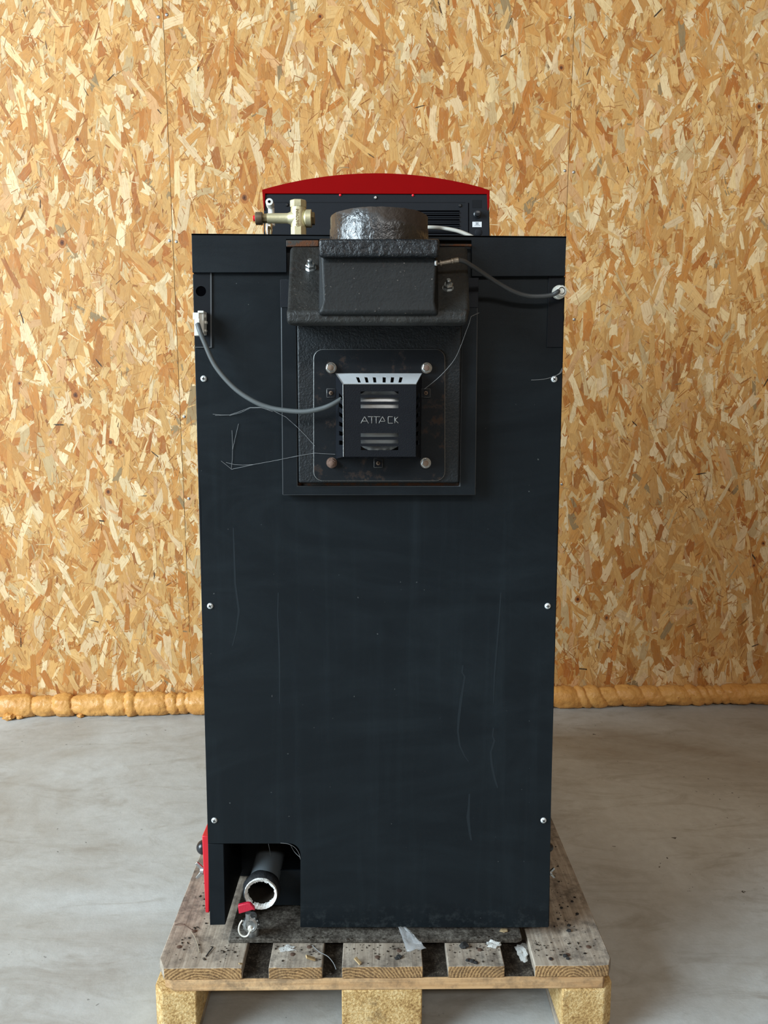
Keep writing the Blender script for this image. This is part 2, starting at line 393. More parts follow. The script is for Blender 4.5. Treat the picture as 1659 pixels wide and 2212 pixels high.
def tube(bm, pts, r, seg=12, mi=0, cap=True):
    n = len(pts); rr = r if callable(r) else (lambda t: r)
    up = Vector((0, 0, 1)); rings = []
    for i, p in enumerate(pts):
        d = (pts[min(i+1, n-1)]-pts[max(i-1, 0)]).normalized()
        a = d.cross(up)
        if a.length < 1e-3: a = d.cross(Vector((1, 0, 0)))
        a.normalize(); b = d.cross(a).normalized()
        rad = rr(i/(n-1))
        rings.append([bm.verts.new(p+(a*math.cos(2*math.pi*k/seg)+b*math.sin(2*math.pi*k/seg))*rad) for k in range(seg)])
    for i in range(n-1):
        for k in range(seg):
            f = bm.faces.new([rings[i][k], rings[i][(k+1) % seg], rings[i+1][(k+1) % seg], rings[i+1][k]]); f.material_index = mi
    if cap:
        f = bm.faces.new(rings[0][::-1]); f.material_index = mi
        f = bm.faces.new(rings[-1]); f.material_index = mi
def blob(bm, c, r, sub=2, amp=0.25, fr=2.0, sq=(1,1,1), seed=0, mi=0):
    res = bmesh.ops.create_icosphere(bm, subdivisions=sub, radius=1.0)
    for v in res['verts']:
        d = v.co.normalized()
        k = 1+amp*mnoise.noise(d*fr+Vector((seed*3.1, seed*1.7, seed)))
        v.co = Vector(c)+Vector((d.x*sq[0], d.y*sq[1], d.z*sq[2]))*r*k
    for f in bm.faces:
        if f.verts[0] in res['verts']: f.material_index = mi
def grid_holes(bm, c00, c10, c11, c01, holes, th, mi=0):
    """bilinear sheet with rectangular holes (u0,v0,u1,v1), th thick along the sheet's back"""
    us = sorted(set([0, 1]+[h[0] for h in holes]+[h[2] for h in holes]))
    vv = sorted(set([0, 1]+[h[1] for h in holes]+[h[3] for h in holes]))
    nrm = (c10-c00).cross(c01-c00).normalized()
    f = lambda u, v: (c00*(1-u)+c10*u)*(1-v)+(c01*(1-u)+c11*u)*v
    cells = {}
    for i in range(len(us)-1):
        for j in range(len(vv)-1):
            mu, mv = (us[i]+us[i+1])/2, (vv[j]+vv[j+1])/2
            cells[i, j] = not any(h[0] < mu < h[2] and h[1] < mv < h[3] for h in holes)
    V = {}
    def vert(i, j, k):
        if (i, j, k) not in V: V[i, j, k] = bm.verts.new(f(us[i], vv[j])+nrm*(th*k))
        return V[i, j, k]
    for (i, j), on in cells.items():
        if not on: continue
        for k in (0, 1):
            q = [vert(i,j,k), vert(i+1,j,k), vert(i+1,j+1,k), vert(i,j+1,k)]
            bm.faces.new(q if k == 0 else q[::-1]).material_index = mi
        for (di, dj, a, b) in [(-1,0,(i,j),(i,j+1)), (1,0,(i+1,j+1),(i+1,j)), (0,-1,(i+1,j),(i,j)), (0,1,(i,j+1),(i+1,j+1))]:
            if not cells.get((i+di, j+dj), False):
                bm.faces.new([vert(*a,0), vert(*b,0), vert(*b,1), vert(*a,1)]).material_index = mi
def hexnut(bm, loc, axis, r, h, stud_r, stud_h, mi=0, smi=1, washer=True):
    a = Vector(axis).normalized(); L = Vector(loc)
    z = 0.0
    if washer: lathe(bm, [(r*1.14, 0), (r*1.14, h*0.18)], L, a, 24, mi); z = h*0.18
    lathe(bm, [(r*0.97, z), (r, z+h*0.1), (r, z+h*0.88), (r*0.86, z+h)], L, a, 6, mi, ph=0.3)
    lathe(bm, [(stud_r, z), (stud_r, z+h+stud_h*0.85), (stud_r*0.75, z+h+stud_h)], L, a, 14, smi)
def text_mesh(body, size, extrude):
    cu = bpy.data.curves.new('txt', 'FONT'); cu.body = body; cu.size = size; cu.extrude = extrude
    cu.align_x = 'CENTER'; cu.align_y = 'CENTER'
    o = bpy.data.objects.new('txt', cu); C.objects.link(o)
    dg = bpy.context.evaluated_depsgraph_get(); dg.update()
    me = bpy.data.meshes.new_from_object(o.evaluated_get(dg))
    bpy.data.objects.remove(o); bpy.data.curves.remove(cu)
    return me

# ================================================================== THE ROOM
XL, XR, YF, YB, HT = -4.5, 3.0, -3.6, 2.90, 4.5
WROT = math.atan(0.045)            # the board wall runs slightly away to the right
def wall_pt(s, z, d=0.0):          # s along the wall, d towards the camera
    return Vector((s*math.cos(WROT)+d*math.sin(WROT), YB+s*math.sin(WROT)-d*math.cos(WROT), z))
def wall_s(px, py):                # where a photo pixel meets the wall
    d = ray(px, py); k = math.tan(WROT)
    t = YB/(d.y-k*d.x)
    return d.x*t/math.cos(WROT), EYE+d.z*t

bm = BM(); box(bm, XL-0.1, XR+0.1, YF-0.1, YB+0.3, -0.12, 0.0)
floor = props(obj('floor', bm, 'concrete'), kind='structure', label='pale grey stained concrete floor')
bm = BM(); box(bm, XL-0.1, XR+0.1, YF-0.1, YB+0.3, HT, HT+0.1)
props(obj('ceiling', bm, 'roof_sheet'), kind='structure')
bm = BM()   # left wall with its wide gateway
box(bm, XL-0.12, XL, YF-0.1, -2.6, 0, HT); box(bm, XL-0.12, XL, 0.8, YB+0.25, 0, HT); box(bm, XL-0.12, XL, -2.6, 0.8, 4.2, HT)
props(obj('wall_left', bm, 'gate_wall'), kind='structure')
bm = BM(); box(bm, XR, XR+0.12, YF-0.1, YB+0.25, 0, HT); props(obj('wall_right', bm, 'gate_wall'), kind='structure')
bm = BM(); box(bm, XL-0.1, XR+0.1, YF-0.12, YF, 0, HT); props(obj('wall_front', bm, 'gate_wall'), kind='structure')

bm = BM()
pr_ = [wall_pt(XL-0.1, 0, -0.02), wall_pt(XR+0.1, 0, -0.02), wall_pt(XR+0.1, HT, -0.02), wall_pt(XL-0.1, HT, -0.02)]
prism(bm, pr_, [p+Vector((0, 0.12, 0)) for p in pr_])
wall_back = props(obj('wall_back', bm, 'gap_black'), kind='structure', label='wall of oriented strand board sheets with two upright joints')

bm = BM()
q_ = [wall_pt(XL, 3.205, 0), wall_pt(XR, 3.205, 0), wall_pt(XR, HT, 0), wall_pt(XL, HT, 0)]
prism(bm, q_, [p+Vector((0, .015, 0)) for p in q_])
obj('upper_board', bm, 'gate_wall', wall_back)
# seams as photo pixels
def seam(p0, p1):
    a, b = wall_s(*p0), wall_s(*p1); k = (b[0]-a[0])/(b[1]-a[1])
    return lambda z: a[0]+k*(z-a[1])
sL = seam((351, 0), (415, 1490)); sR = seam((1242.5, 0), (1223, 480))
GAP = 0.0008
boards = [(lambda z: XL+.02, lambda z: sL(z)-GAP), (lambda z: sL(z)+GAP, lambda z: sR(z)-GAP), (lambda z: sR(z)+GAP, lambda z: XR-.02)]
PAL = [((222,178,116), 22), ((230,190,128), 24), ((236,202,146), 16), ((214,164,98), 16), ((248,232,198), 10), ((204,146,78), 13),
       ((194,134,72), 4), ((226,186,142), 9), ((176,118,64), 1.0), ((166,148,116), 0.8), ((218,198,160), 5)]
PALC = [tuple(srgb(*c)) for c, _ in PAL]; PALW = [w_ for _, w_ in PAL]
def clip(poly, fn, keep_less):
    out = []
    n = len(poly)
    for i in range(n):
        a, b = poly[i], poly[(i+1) % n]
        da = a[0]-fn(a[1]); db = b[0]-fn(b[1])
        if not keep_less: da, db = -da, -db
        if da <= 0: out.append(a)
        if (da < 0 < db) or (db < 0 < da):
            t = da/(da-db); out.append(tuple(a[k]+(b[k]-a[k])*t for k in range(len(a))))
    return out
def make_board(idx, lf, rf):
    verts, faces, cols, uvs = [], [], [], []
    def add(poly, d, col):
        i0 = len(verts)
        for (s, z, u, v) in poly:
            verts.append(wall_pt(s, z, d)); uvs.append((u, v)); cols.append((*col, 1))
        faces.append(list(range(i0, i0+len(poly))))
    z0, z1 = 0.0, 3.2
    bc = srgb(196, 146, 84)
    bk = [(lf(z0), z0, 0, 0), (rf(z0), z0, 0, 0), (rf(z1), z1, 0, 0), (lf(z1), z1, 0, 0)]
    add(bk, 0.0, bc)
    # the board's cut edges, 15 mm deep
    for fn in (lf, rf):
        i0 = len(verts)
        for z, d in ((z0, 0), (z1, 0), (z1, -0.018), (z0, -0.018)):
            verts.append(wall_pt(fn(z), z, d)); uvs.append((0, 0)); cols.append((0.25, 0.14, 0.06, 1))
        faces.append([i0, i0+1, i0+2, i0+3])
    smin = min(lf(z0), lf(z1)); smax = max(rf(z0), rf(z1))
    layers = [(420, (0.06, 0.16), (0.014, 0.045), 0.8), (900, (0.02, 0.08), (0.004, 0.016), 1.2), (420, (0.05, 0.15), (0.012, 0.040), 0.8),
              (900, (0.012, 0.05), (0.002, 0.010), 1.5), (300, (0.05, 0.15), (0.012, 0.038), 0.7), (800, (0.012, 0.06), (0.0012, 0.005), 1.3),
              (110, (0.05, 0.12), (0.010, 0.028), 0.7), (1500, (0.008, 0.045), (0.0007, 0.0024), 1.1)]
    area_ = (smax-smin)*(z1-z0); nl = len(layers)
    for li, (dens, lr, wr, spread) in enumerate(layers):
        for _ in range(int(dens*area_)):
            s = R.uniform(smin, smax); z = R.uniform(z0, z1)
            if not (-1.75 < s < 1.75) and (li in (1, 3, 5, 7) or R.random() < 0.3): continue
            if li in (3, 5, 7) and R.random() > 0.35+1.1*max(0, mnoise.noise(Vector((s*4.5, z*4.5, 7+idx)))+.25): continue
            L = R.uniform(*lr)*R.uniform(0.7, 1.15); wd = R.uniform(*wr)
            ang = math.pi/2+R.gauss(0, spread*0.62)
            ca, sa = math.cos(ang), math.sin(ang)
            h, k = L/2, wd/2
            tp = R.random()
            if li == 7: loc = [(-h, -k), (h*.7, -k*.8), (h, 0), (h*.6, k), (-h*.9, k)]
            else:
                tap = R.uniform(.15, .6) if tp < 0.28 else R.uniform(.75, 1.1)
                nn_ = 5 if L > 0.05 else 3
                jx, jy = min(.006, h*.14), min(.0022, k*.22)
                bow = R.gauss(0, .05)*h
                side = lambda t, sg: (h*(2*t-1)+R.uniform(-jx, jx)*.5, sg*k*(1+(tap-1)*t)+R.uniform(-jy, jy)+bow*(4*t*(1-t)))
                loc = [side(q/nn_, -1) for q in range(nn_+1)]
                loc += [(h+R.uniform(-jx*2.5, jx), k*tap*v_) for v_ in (-.4, .2, .6)]
                loc += [side(1-q/nn_, 1) for q in range(nn_+1)]
                loc += [(-h+R.uniform(-jx, jx*2.5), k*v_) for v_ in (.6, 0, -.5)]
            uo, vo = R.uniform(0, 50), R.uniform(0, 50)
            poly = [(s+x*ca-y*sa, z+x*sa+y*ca, uo+x, vo+y) for x, y in loc]
            if min(p[0] for p in poly) < smin+0.02: poly = clip(poly, lf, False)
            if len(poly) > 2 and max(p[0] for p in poly) > smax-0.02: poly = clip(poly, rf, True)
            if len(poly) < 3 or min(p[1] for p in poly) < 0 or max(p[1] for p in poly) > z1: continue
            col = R.choices(PALC, PALW)[0]
            if li == 7: col = R.choice([srgb(186,122,60), srgb(160,98,46), srgb(204,144,80), srgb(244,222,180), srgb(236,206,156), srgb(210,160,100), srgb(172,112,58)])
            if li in (5, 7) and R.random() < 0.012: col = srgb(76, 54, 36)
            if li in (2, 4, 6) and R.random() < 0.16: col = R.choice([srgb(250,236,206), srgb(246,226,184), srgb(242,222,190)])
            elif li in (2, 4, 6) and R.random() < 0.14: col = R.choice([srgb(198,134,66), srgb(186,120,58), srgb(210,150,84)])
            if li in (3, 5): f_ = R.uniform(0.72, 1.12)
            else: f_ = R.uniform(0.86, 1.08)
            col = tuple(min(0.92, c*f_*q_) for c, q_ in zip(col, (0.82, 0.71, 0.575)))
            add(poly, 0.0001+li*0.00012+R.random()*0.00012, col)
    # a few knots and black bark slivers
    for _ in range(int(3.0*area_)):
        s = R.uniform(smin+.03, smax-.03); z = R.uniform(z0+.03, z1-.03); a = R.uniform(0, 3.14)
        L = R.uniform(.008, .022); k = R.uniform(.0014, .003)
        add([(s+x*math.cos(a)-y*math.sin(a), z+x*math.sin(a)+y*math.cos(a), x, y) for x, y in [(-L,0),(-L*.6,-k),(L*.7,-k*.7),(L,0),(L*.5,k),(-L*.7,k*.8)]], 0.0012, srgb(58, 44, 32))
    for _ in range(int(1.6*area_)):
        s = R.uniform(smin+.03, smax-.03); z = R.uniform(z0+.03, z1-.03); r_ = R.uniform(.004, .009); uo = R.uniform(0, 9)
        for q, (rr_, cc) in enumerate(((r_*1.9, (172,108,52)), (r_, (112,62,30)), (r_*.45, (70,36,18)))):
            add([(s+rr_*math.cos(t)*R.uniform(.85,1.1), z+1.15*rr_*math.sin(t)*R.uniform(.85,1.1), uo+rr_*math.cos(t), rr_*math.sin(t)) for t in [i*math.pi/5 for i in range(10)]], 0.0011+q*.00006, srgb(*cc))
    org = wall_pt((smin+smax)/2, z1/2, 0)
    me = bpy.data.meshes.new('strand_board')
    me.from_pydata([v-org for v in verts], [], faces)
    ca_ = me.color_attributes.new('strand', 'FLOAT_COLOR', 'POINT')
    ca_.data.foreach_set('color', [x for c in cols for x in c])
    ul = me.uv_layers.new(name='UVMap')
    li_ = [0]*len(me.loops); me.loops.foreach_get('vertex_index', li_)
    ul.data.foreach_set('uv', [x for i in li_ for x in uvs[i]])
    me.materials.append(M['strand_board'])
    o = bpy.data.objects.new('strand_board', me); C.objects.link(o)
    ORG[o] = org; o.parent = wall_back; o.location = org-ORG[wall_back]
    return o
board_objs = [make_board(i, *b) for i, b in enumerate(boards)]
def board_screw(px, py, bi):
    s, z = wall_s(px, py); b = BM()
    n = wall_pt(0, 0, 1)-wall_pt(0, 0, 0)
    lathe(b, [(0.0048, 0), (0.0048, 0.0012), (0.0036, 0.0020), (0.0012, 0.0022)], wall_pt(s, z, 0.0005), n, 14)
    obj('board_screw', b, 'zinc', board_objs[bi], sm=50)
for px, py, bi in [(342,37,0), (360,32,1), (1231,38,1), (1220,369,1), (1239,372,2), (366,520,0), (381,522,1), (408,1077,1), (1213,1046,1), (398,900,0), (1240,690,2)]:
    board_screw(px, py, bi)

# foam bead along the wall's foot
def foam_bead():
    s0, s1 = -2.9, 2.9; bounds = [s0]
    while bounds[-1] < s1:
        bounds.append(bounds[-1]+R.choice([R.uniform(.045,.08), R.uniform(.07,.13), R.uniform(.03,.05)]))
    ks = [R.uniform(0.90, 1.12) for _ in bounds]
    # the fat lump left of the boiler
    ds, SEG = 0.0035, 40
    n = int((s1-s0)/ds); b = BM(); rings = []
    for i in range(n+1):
        s = s0+ds*i; ring = []
        for k in range(SEG):
            ph = 2*math.pi*k/SEG
            tilt = 0.010*math.sin(ph)*(1.6 if s > 0 else 0.6)
            q = s+tilt+0.006*mnoise.noise(Vector((s*9, ph, 3)))
            j = 0
            lo_, hi_ = 0, len(bounds)-1
            while hi_-lo_ > 1:
                mid = (lo_+hi_)//2
                if bounds[mid] <= q: lo_ = mid
                else: hi_ = mid
            t = min(1, max(0, (q-bounds[lo_])/(bounds[lo_+1]-bounds[lo_])))
            kk = ks[lo_]
            base_r = (0.040 if s < 0 else 0.036)
            if s < -0.3: base_r += 0.006*max(0, 1-abs(s+0.98)/0.14)
            if 0.6 < s < 0.95 : base_r += 0.005*(1-abs(s-0.78)/0.18)
            r = base_r*kk*(0.80+0.22*math.sqrt(max(0, math.sin(math.pi*t))))
            P = Vector((s*26, math.cos(ph)*2.0, math.sin(ph)*2.0))
            r *= 1+0.11*mnoise.noise(P)+0.06*mnoise.noise(P*2.7)+(0.03*mnoise.noise(P*6) if s > 0 else 0.045*mnoise.noise(P*5))
            cy = 0.030
            p = wall_pt(s, 0, max(0.0025, cy+r*math.cos(ph)*0.95))
            p.z = max(0.0015, 0.036+r*math.sin(ph))
            ring.append(b.verts.new(p))
        rings.append(ring)
    for i in range(n):
        for k in range(SEG):
            b.faces.new([rings[i][k], rings[i][(k+1) % SEG], rings[i+1][(k+1) % SEG], rings[i+1][k]])
    b.faces.new(rings[0][::-1]); b.faces.new(rings[-1])
    o = obj('foam_bead', b, 'foam', sm=60, base=True)
    props(o, 'lumpy yellow expanding foam bead along the foot of the strand board wall', 'foam')
foam_bead()
for i, (px, py, r, lb) in enumerate([(20,1553,.016,'pale crumbly lump of foam at the far left foot of the wall'), (42,1551,.010,'small foam crumb beside the crumbly lump at far left'),
                                 (173,1548,.009,'foam crumb lying alone in front of the bead, left of the boiler'), (181,1541,.006,'tiny foam crumb touching the bead behind a larger crumb'),
                                 (343,1540,.010,'broken foam crumb beneath the bead nearest the boiler')]):
    g = G(px, py+2); b = BM(); blob(b, g+Vector((0, 0, r*.75)), r, 3, .5, 2.2, (1.3,1,.8), i)
    props(obj('foam_crumb', b, 'foam', sm=60, base=True), lb, 'foam crumb')

# ================================================================== THE PALLET (local frame: x across, y deep)
PX0, PY0, PROT = 0.001, 1.300, 0.010
pal = thing('wooden_pallet', (PX0, PY0, 0), 'weathered wooden euro pallet carrying the black boiler', 'pallet')
pal.rotation_euler = (0, 0, PROT); ORG[pal] = Vector((0, 0, 0))
PM = Matrix.Translation((PX0, PY0, 0)) @ Matrix.Rotation(PROT, 4, 'Z')
def to_local(p): return PM.inverted() @ p
def lx(px, py=2080, z=0.144): return to_local(G(px, py, z)).x
def plan_prism(bm, plan, z0, z1, mi=0, end_mi=1, nz=0.0):
    n = len(plan)
    a = [bm.verts.new((x, y, z0)) for x, y in plan]; c = [bm.verts.new((x, y, z1)) for x, y in plan]
    bm.faces.new(a[::-1]).material_index = mi; bm.faces.new(c).material_index = mi
    for i in range(n):
        j = (i+1) % n
        f = bm.faces.new([a[i], a[j], c[j], c[i]])
        dx, dy = plan[j][0]-plan[i][0], plan[j][1]-plan[i][1]
        f.material_index = end_mi if abs(dx) > abs(dy)*0.6 else mi
LEN = 1.2
def jag(x0, x1, y, n, a):     # slightly ragged saw-cut end
    return [(x0+(x1-x0)*i/n, y+R.uniform(-a, a)) for i in range(n+1)]
bd = [(lx(341), lx(525), 'deck_wood'), (lx(582), lx(697), 'deck_wood'), (lx(739), lx(913), 'deck_wood'), (lx(967), lx(1089), 'deck_wood'), (lx(1154), lx(1324), 'deck_wood')]
deck = []
for i, (a, c, mt) in enumerate(bd):
    b = BM(); ch = 0.022
    if i == 0: plan = [(a+.014, 0.0)]+jag(a+.03, c, 0.0, 10, .0006)+[(c, LEN), (a+ch, LEN), (a, LEN-ch), (a, .026)]
    elif i == 4: plan = jag(a, c-.02, 0.0, 10, .0006)+[(c-.008, 0.002), (c, .02), (c, LEN-ch), (c-ch, LEN), (a, LEN)]
    else: plan = jag(a, c, 0.0, 8, .0007)+[(c, LEN), (a, LEN)]
    plan_prism(b, plan, .122, .144)
    o = obj('deck_board', b, [mt, 'end_grain'], pal, bevel=.0016, seg=2); deck.append(o)
# rear patch of the left board is a separate pinkish strip along its outer edge (bark-free sapwood)
for y0, y1, q in [(0.0, .10, 0), (.55, .695, 1), (1.1, 1.2, 2)]:
    b = BM()
    a, c = bd[0][0]+.012, bd[4][1]-.012
    if q == 0: plan = [(a-.0, .012), (a+.02, 0), (c-.006, 0), (c, .012), (c, y1), (a, y1)]
    else: plan = [(a, y0), (c, y0), (c, y1), (a, y1)]
    plan_prism(b, plan, .100, .1218, 0, 0)
    obj('stringer_board', b, ['lead_wood', 'end_grain'], pal, bevel=.0014, seg=2)
bl = [(lx(330, 2140, .1), lx(425, 2140, .1)), (lx(738, 2140, .1), lx(912, 2140, .1)), (lx(1211, 2140, .1), lx(1330, 2140, .1))]
for q, (y0, y1) in enumerate([(0.0, .145), (.55, .695), (1.055, 1.2)]):
    for i, (a, c) in enumerate(bl):
        b = BM(); k = .018
        if q == 0 and i == 0: plan = [(a+k*.9, y0-.004), (c, y0-.004), (c, y1), (a, y1), (a, y0+k)]
        elif q == 0 and i == 2: plan = [(a+.004, y0-.003), (c-k, y0-.003), (c, y0+k), (c, y1), (a, y1)]
        elif q == 2 and i != 1: plan = [(a, y0), (c, y0), (c, y1-k), (c-k, y1), (a+k, y1), (a, y1-k)]
        else: plan = [(a, y0), (c, y0), (c, y1), (a, y1)]
        plan_prism(b, plan, .022, .0998, 0, 0)
        obj('spacer_block', b, 'chip_block', pal, bevel=.0025, seg=2)
for (a, c) in bl:
    b = BM(); plan_prism(b, [(a+.002, 0), (c-.002, 0), (c-.002, LEN), (a+.002, LEN)], 0, .0218)
    obj('bottom_board', b, ['deck_wood', 'end_grain'], pal, bevel=.0016)
def nail(px, py, di, r=.0042):
    p = to_local(G(px, py, .144)); b = BM()
    lathe(b, [(r, -.001), (r, .0012), (r*.7, .0018)], p, (0,0,1), 14)
    o = obj('nail_head', b, 'rusty_nail', None, sm=50)
    o.parent = deck[di]; o.location = ORG[o]-ORG[deck[di]]
for px, py, di in [(387,2046,0), (420,2012,0), (632,2062,1), (668,2046,1), (815,2068,2), (862,2054,2), (1013,2074,3), (1036,2052,3), (1190,2072,4), (1271,2046,4), (1226,2063,4)]:
    nail(px, py, di)

# ================================================================== THE BOILER
PB = 1.380                                  # plane of the rear sheet
boiler = thing('solid_fuel_boiler', (0, 1.75, .144), 'tall black sheet-metal boiler seen from its rear, standing on the wooden pallet', 'boiler')
xl, xr = W(449, 1830, PB).x, W(1187, 2000, PB).x
ztop = W(818, 509, PB).z; zbot = W(818, 2002, PB).z
YE = 2.16                                   # front of the casing (far side)
# base skid plate, sooty
b = BM()
pf = [G(493, 2036, .147), G(1124, 2034, .147)]
plan = [(pf[0].x, 1.362), (pf[1].x-.006, 1.362), (pf[1].x+.004, 1.368), (pf[1].x+.004, 2.1), (pf[0].x, 2.1)]
plan_prism(b, plan, .1445, .153, 0, 0)
base = obj('base_plate', b, 'soot_plate', boiler, bevel=.002, base=True)
# inner body visible through the cut-out
b = BM(); box(b, xl+.006, xr-.006, 1.56, 2.12, .1535, ztop-.02)
obj('inner_body', b, 'black_sheet_smooth', boiler)
b = BM(); prect(b, 556, 1880, 700, 1955, 1.44, .004); obj('insulation_sheet', b, 'black_sheet', boiler)
# side panels
b = BM()
lf_ = [W(416, 592, PB+.004), W(449, 1822, PB+.004), W(453.5, 1998, PB+.004)]
prism(b, [lf_[0], lf_[1], lf_[2], lf_[2]+Vector((.004,0,0)), lf_[1]+Vector((.004,0,0)), lf_[0]+Vector((.004,0,0))],
      [p+Vector((0, YE-PB, 0)) for p in [lf_[0], lf_[1], lf_[2], lf_[2]+Vector((.004,0,0)), lf_[1]+Vector((.004,0,0)), lf_[0]+Vector((.004,0,0))]])
side_l = obj('side_panel', b, 'black_sheet_smooth', boiler, bevel=.001)
b = BM()
rt_ = [W(1221, 598, PB+.004), W(1190.5, 1730, PB+.004), W(1186.5, 2002, PB+.004)]
q = [rt_[0], rt_[1], rt_[2], rt_[2]-Vector((.004,0,0)), rt_[1]-Vector((.004,0,0)), rt_[0]-Vector((.004,0,0))]
prism(b, q, [p+Vector((0, YE-PB, 0)) for p in q])
side_r = obj('side_panel', b, 'black_sheet_smooth', boiler, bevel=.001)
# return flange of the left side panel below the sheet
b = BM(); ppoly(b, [(450,1823.5),(482.5,1823.5),(486.5,1997.5),(453.5,1998.5)], PB+.001, .0025)
fr = [W(482.5, 1823.5, PB+.0035), W(486.5, 1997.5, PB+.0035)]
obj('side_flange', b, 'black_sheet', boiler, bevel=.0006, label='left casing flange below the rear sheet')
b = BM()
p0, p1 = W(484, 1815, PB+.006), W(487, 1996, PB+.006)
prism(b, [p0, p1, p1+Vector((-.002,0,0)), p0+Vector((-.002,0,0))], [p+Vector((0,.173,0)) for p in [p0, p1, p1+Vector((-.002,0,0)), p0+Vector((-.002,0,0))]])
obj('inner_liner', b, 'black_sheet_smooth', boiler)
# rear sheet
b = BM()
arc = [(625+24*math.sin(math.radians(a)), 1846-24*math.cos(math.radians(a))) for a in range(0, 91, 15)]
pts = [(417,515), (1220.5,515), (1212.5,840), (1204.5,1100), (1190.5,1730), (1184.5,2003), (649,2003)]+arc[::-1]+[(449.5,1822), (446.5,1700), (434.5,1100), (424,840)]
ppoly(b, pts, PB, .003)
panel = obj('rear_panel', b, 'panel_sheet', boiler)
def pan_screw(px, py, Y, par, r=.0053, ang=.3, mt='screw_white'):
    b = BM(); L = W(px, py, Y)
    lathe(b, [(r*1.02, -.0002), (r, .0008), (r*.86, .0020), (r*.5, .0028), (r*.12, .0031)], L, (0,-1,0), 20, 0)
    for a in (ang, ang+math.pi/2):
        mt_ = Matrix.Translation(L+Vector((0,-.0030,0))) @ Matrix.Rotation(a, 4, 'Y')
        box(b, -r*.55, r*.55, -.0003, .0012, -r*.11, r*.11, 1, mt_)
    return obj('screw', b, [mt, 'dark_void'], par, sm=50)
for i, (px, py) in enumerate([(440,818), (1197,819), (454,1309), (1183,1309), (463,1772), (1174,1772)]): pan_screw(px, py, PB, panel, ang=.3+i*.4)
# dried drip runs (thin films of limescale on the sheet)
def drip(pix, wd):
    b = BM(); n = len(pix); L = []; Rr = []
    for i, (x, y) in enumerate(pix):
        k = wd*(.5+.5*math.sin(math.pi*(i+.6)/(n+.2)))*R.uniform(.7, 1.2)
        L.append(b.verts.new(W(x-k, y, PB-.0002))); Rr.append(b.verts.new(W(x+k, y, PB-.0002)))
    for i in range(n-1): b.faces.new([L[i], L[i+1], Rr[i+1], Rr[i]])
    obj('drip_stain', b, 'drip_stain', panel)
drip([(1000,1437),(998,1452),(1004,1462),(1001,1480),(996,1510),(991,1550),(989,1580),(993,1610),(1003,1632),(1012,1645)], 2.6)
drip([(1066,1572),(1064,1590),(1068,1600),(1060,1625),(1062,1650),(1068,1680),(1075,1702)], 2.4)
drip([(1014,1715),(1013,1740),(1011,1765),(1015,1800),(1018,1815)], 3.0)
drip([(504,1140),(506,1200),(508,1260),(516,1320),(510,1365),(502,1395)], 2.0)
drip([(601,1280),(600,1330),(603,1400),(604,1450),(604,1520)], 1.6)
drip([(1082,1280),(1078,1340),(1073,1400),(1068,1460),(1066,1520)], 1.6)
# terminal plates in the top corners
def holed_plate(pix_rect, hole, Y, th, name, par):
    x0, y0, x1, y1 = pix_rect; b = BM()
    hx, hy, hr = hole; N = 24
    oc = [W(x, y, Y) for x, y in [(x0,y0),(x1,y0),(x1,y1),(x0,y1)]]
    # outer boundary sampled to N points by angle
    outer, inner = [], []
    for i in range(N):
        a = 2*math.pi*i/N+math.pi/4*0.37
        dx, dy = math.cos(a), math.sin(a)
        t = min([((x1-hx)/dx if dx > 0 else (x0-hx)/dx) if abs(dx) > 1e-6 else 1e9, ((y1-hy)/dy if dy > 0 else (y0-hy)/dy) if abs(dy) > 1e-6 else 1e9])
        outer.append((hx+dx*t, hy+dy*t)); inner.append((hx+dx*hr, hy+dy*hr))
    for (dyy, flip) in ((0, False), (th, True)):
        pass
    o0 = [b.verts.new(W(*p, Y)) for p in outer]; i0 = [b.verts.new(W(*p, Y)) for p in inner]
    o1 = [b.verts.new(W(*p, Y)+Vector((0,th,0))) for p in outer]; i1 = [b.verts.new(W(*p, Y)+Vector((0,th,0))) for p in inner]
    cs = {c: b.verts.new(W(*c, Y)) for c in [(x0,y0),(x1,y0),(x1,y1),(x0,y1)]}
    for i in range(N):
        j = (i+1) % N
        q = [o0[i], o0[j], i0[j], i0[i]]
        pa, pb = outer[i], outer[j]
        for c in cs:
            on = lambda p: (abs(p[0]-c[0]) < .01 or abs(p[1]-c[1]) < .01)
            if on(pa) and on(pb) and not (abs(pa[0]-pb[0]) < .01 or abs(pa[1]-pb[1]) < .01): q = [o0[i], cs[c], o0[j], i0[j], i0[i]]
        b.faces.new(q)
        b.faces.new([i0[i], i0[j], i1[j], i1[i]]); b.faces.new([o0[j], o0[i], o1[i], o1[j]])
    return obj(name, b, 'black_sheet_smooth', par)
tpl = holed_plate((420.5,585,454,750), (434,629,11.2), PB-.0022, .0022, 'terminal_plate', boiler)
b = BM(); lathe(b, [(.0002,0),(pr(11.2,434,629,PB),0)], W(434,629,PB-.0004), (0,-1,0), 24, cap0=False, cap1=False); obj('cable_hole', b, 'dark_void', tpl)
b = BM(); ppoly(b, [(454,585),(457,585),(457.5,751),(422,751),(422,749),(454.5,749)], PB-.0024, .0024); obj('plate_edge', b, 'edge_dim', tpl)
b = BM(); ppoly(b, [(1185.5,590),(1219,590),(1215,750),(1181,750)], PB-.0022, .0022)
tpr = obj('terminal_plate', b, 'black_sheet_smooth', boiler, bevel=.0007)
b = BM(); c = W(1219.5, 686, PB+.03)   # side plug
lathe(b, [(.0125,0),(.0125,.002),(.009,.0042),(.002,.0048)], Vector((W(1217,686,PB+.03).x-.001, PB+.045, c.z)), (1,0,0), 24)
obj('side_plug', b, 'plastic_black', side_r, sm=50)
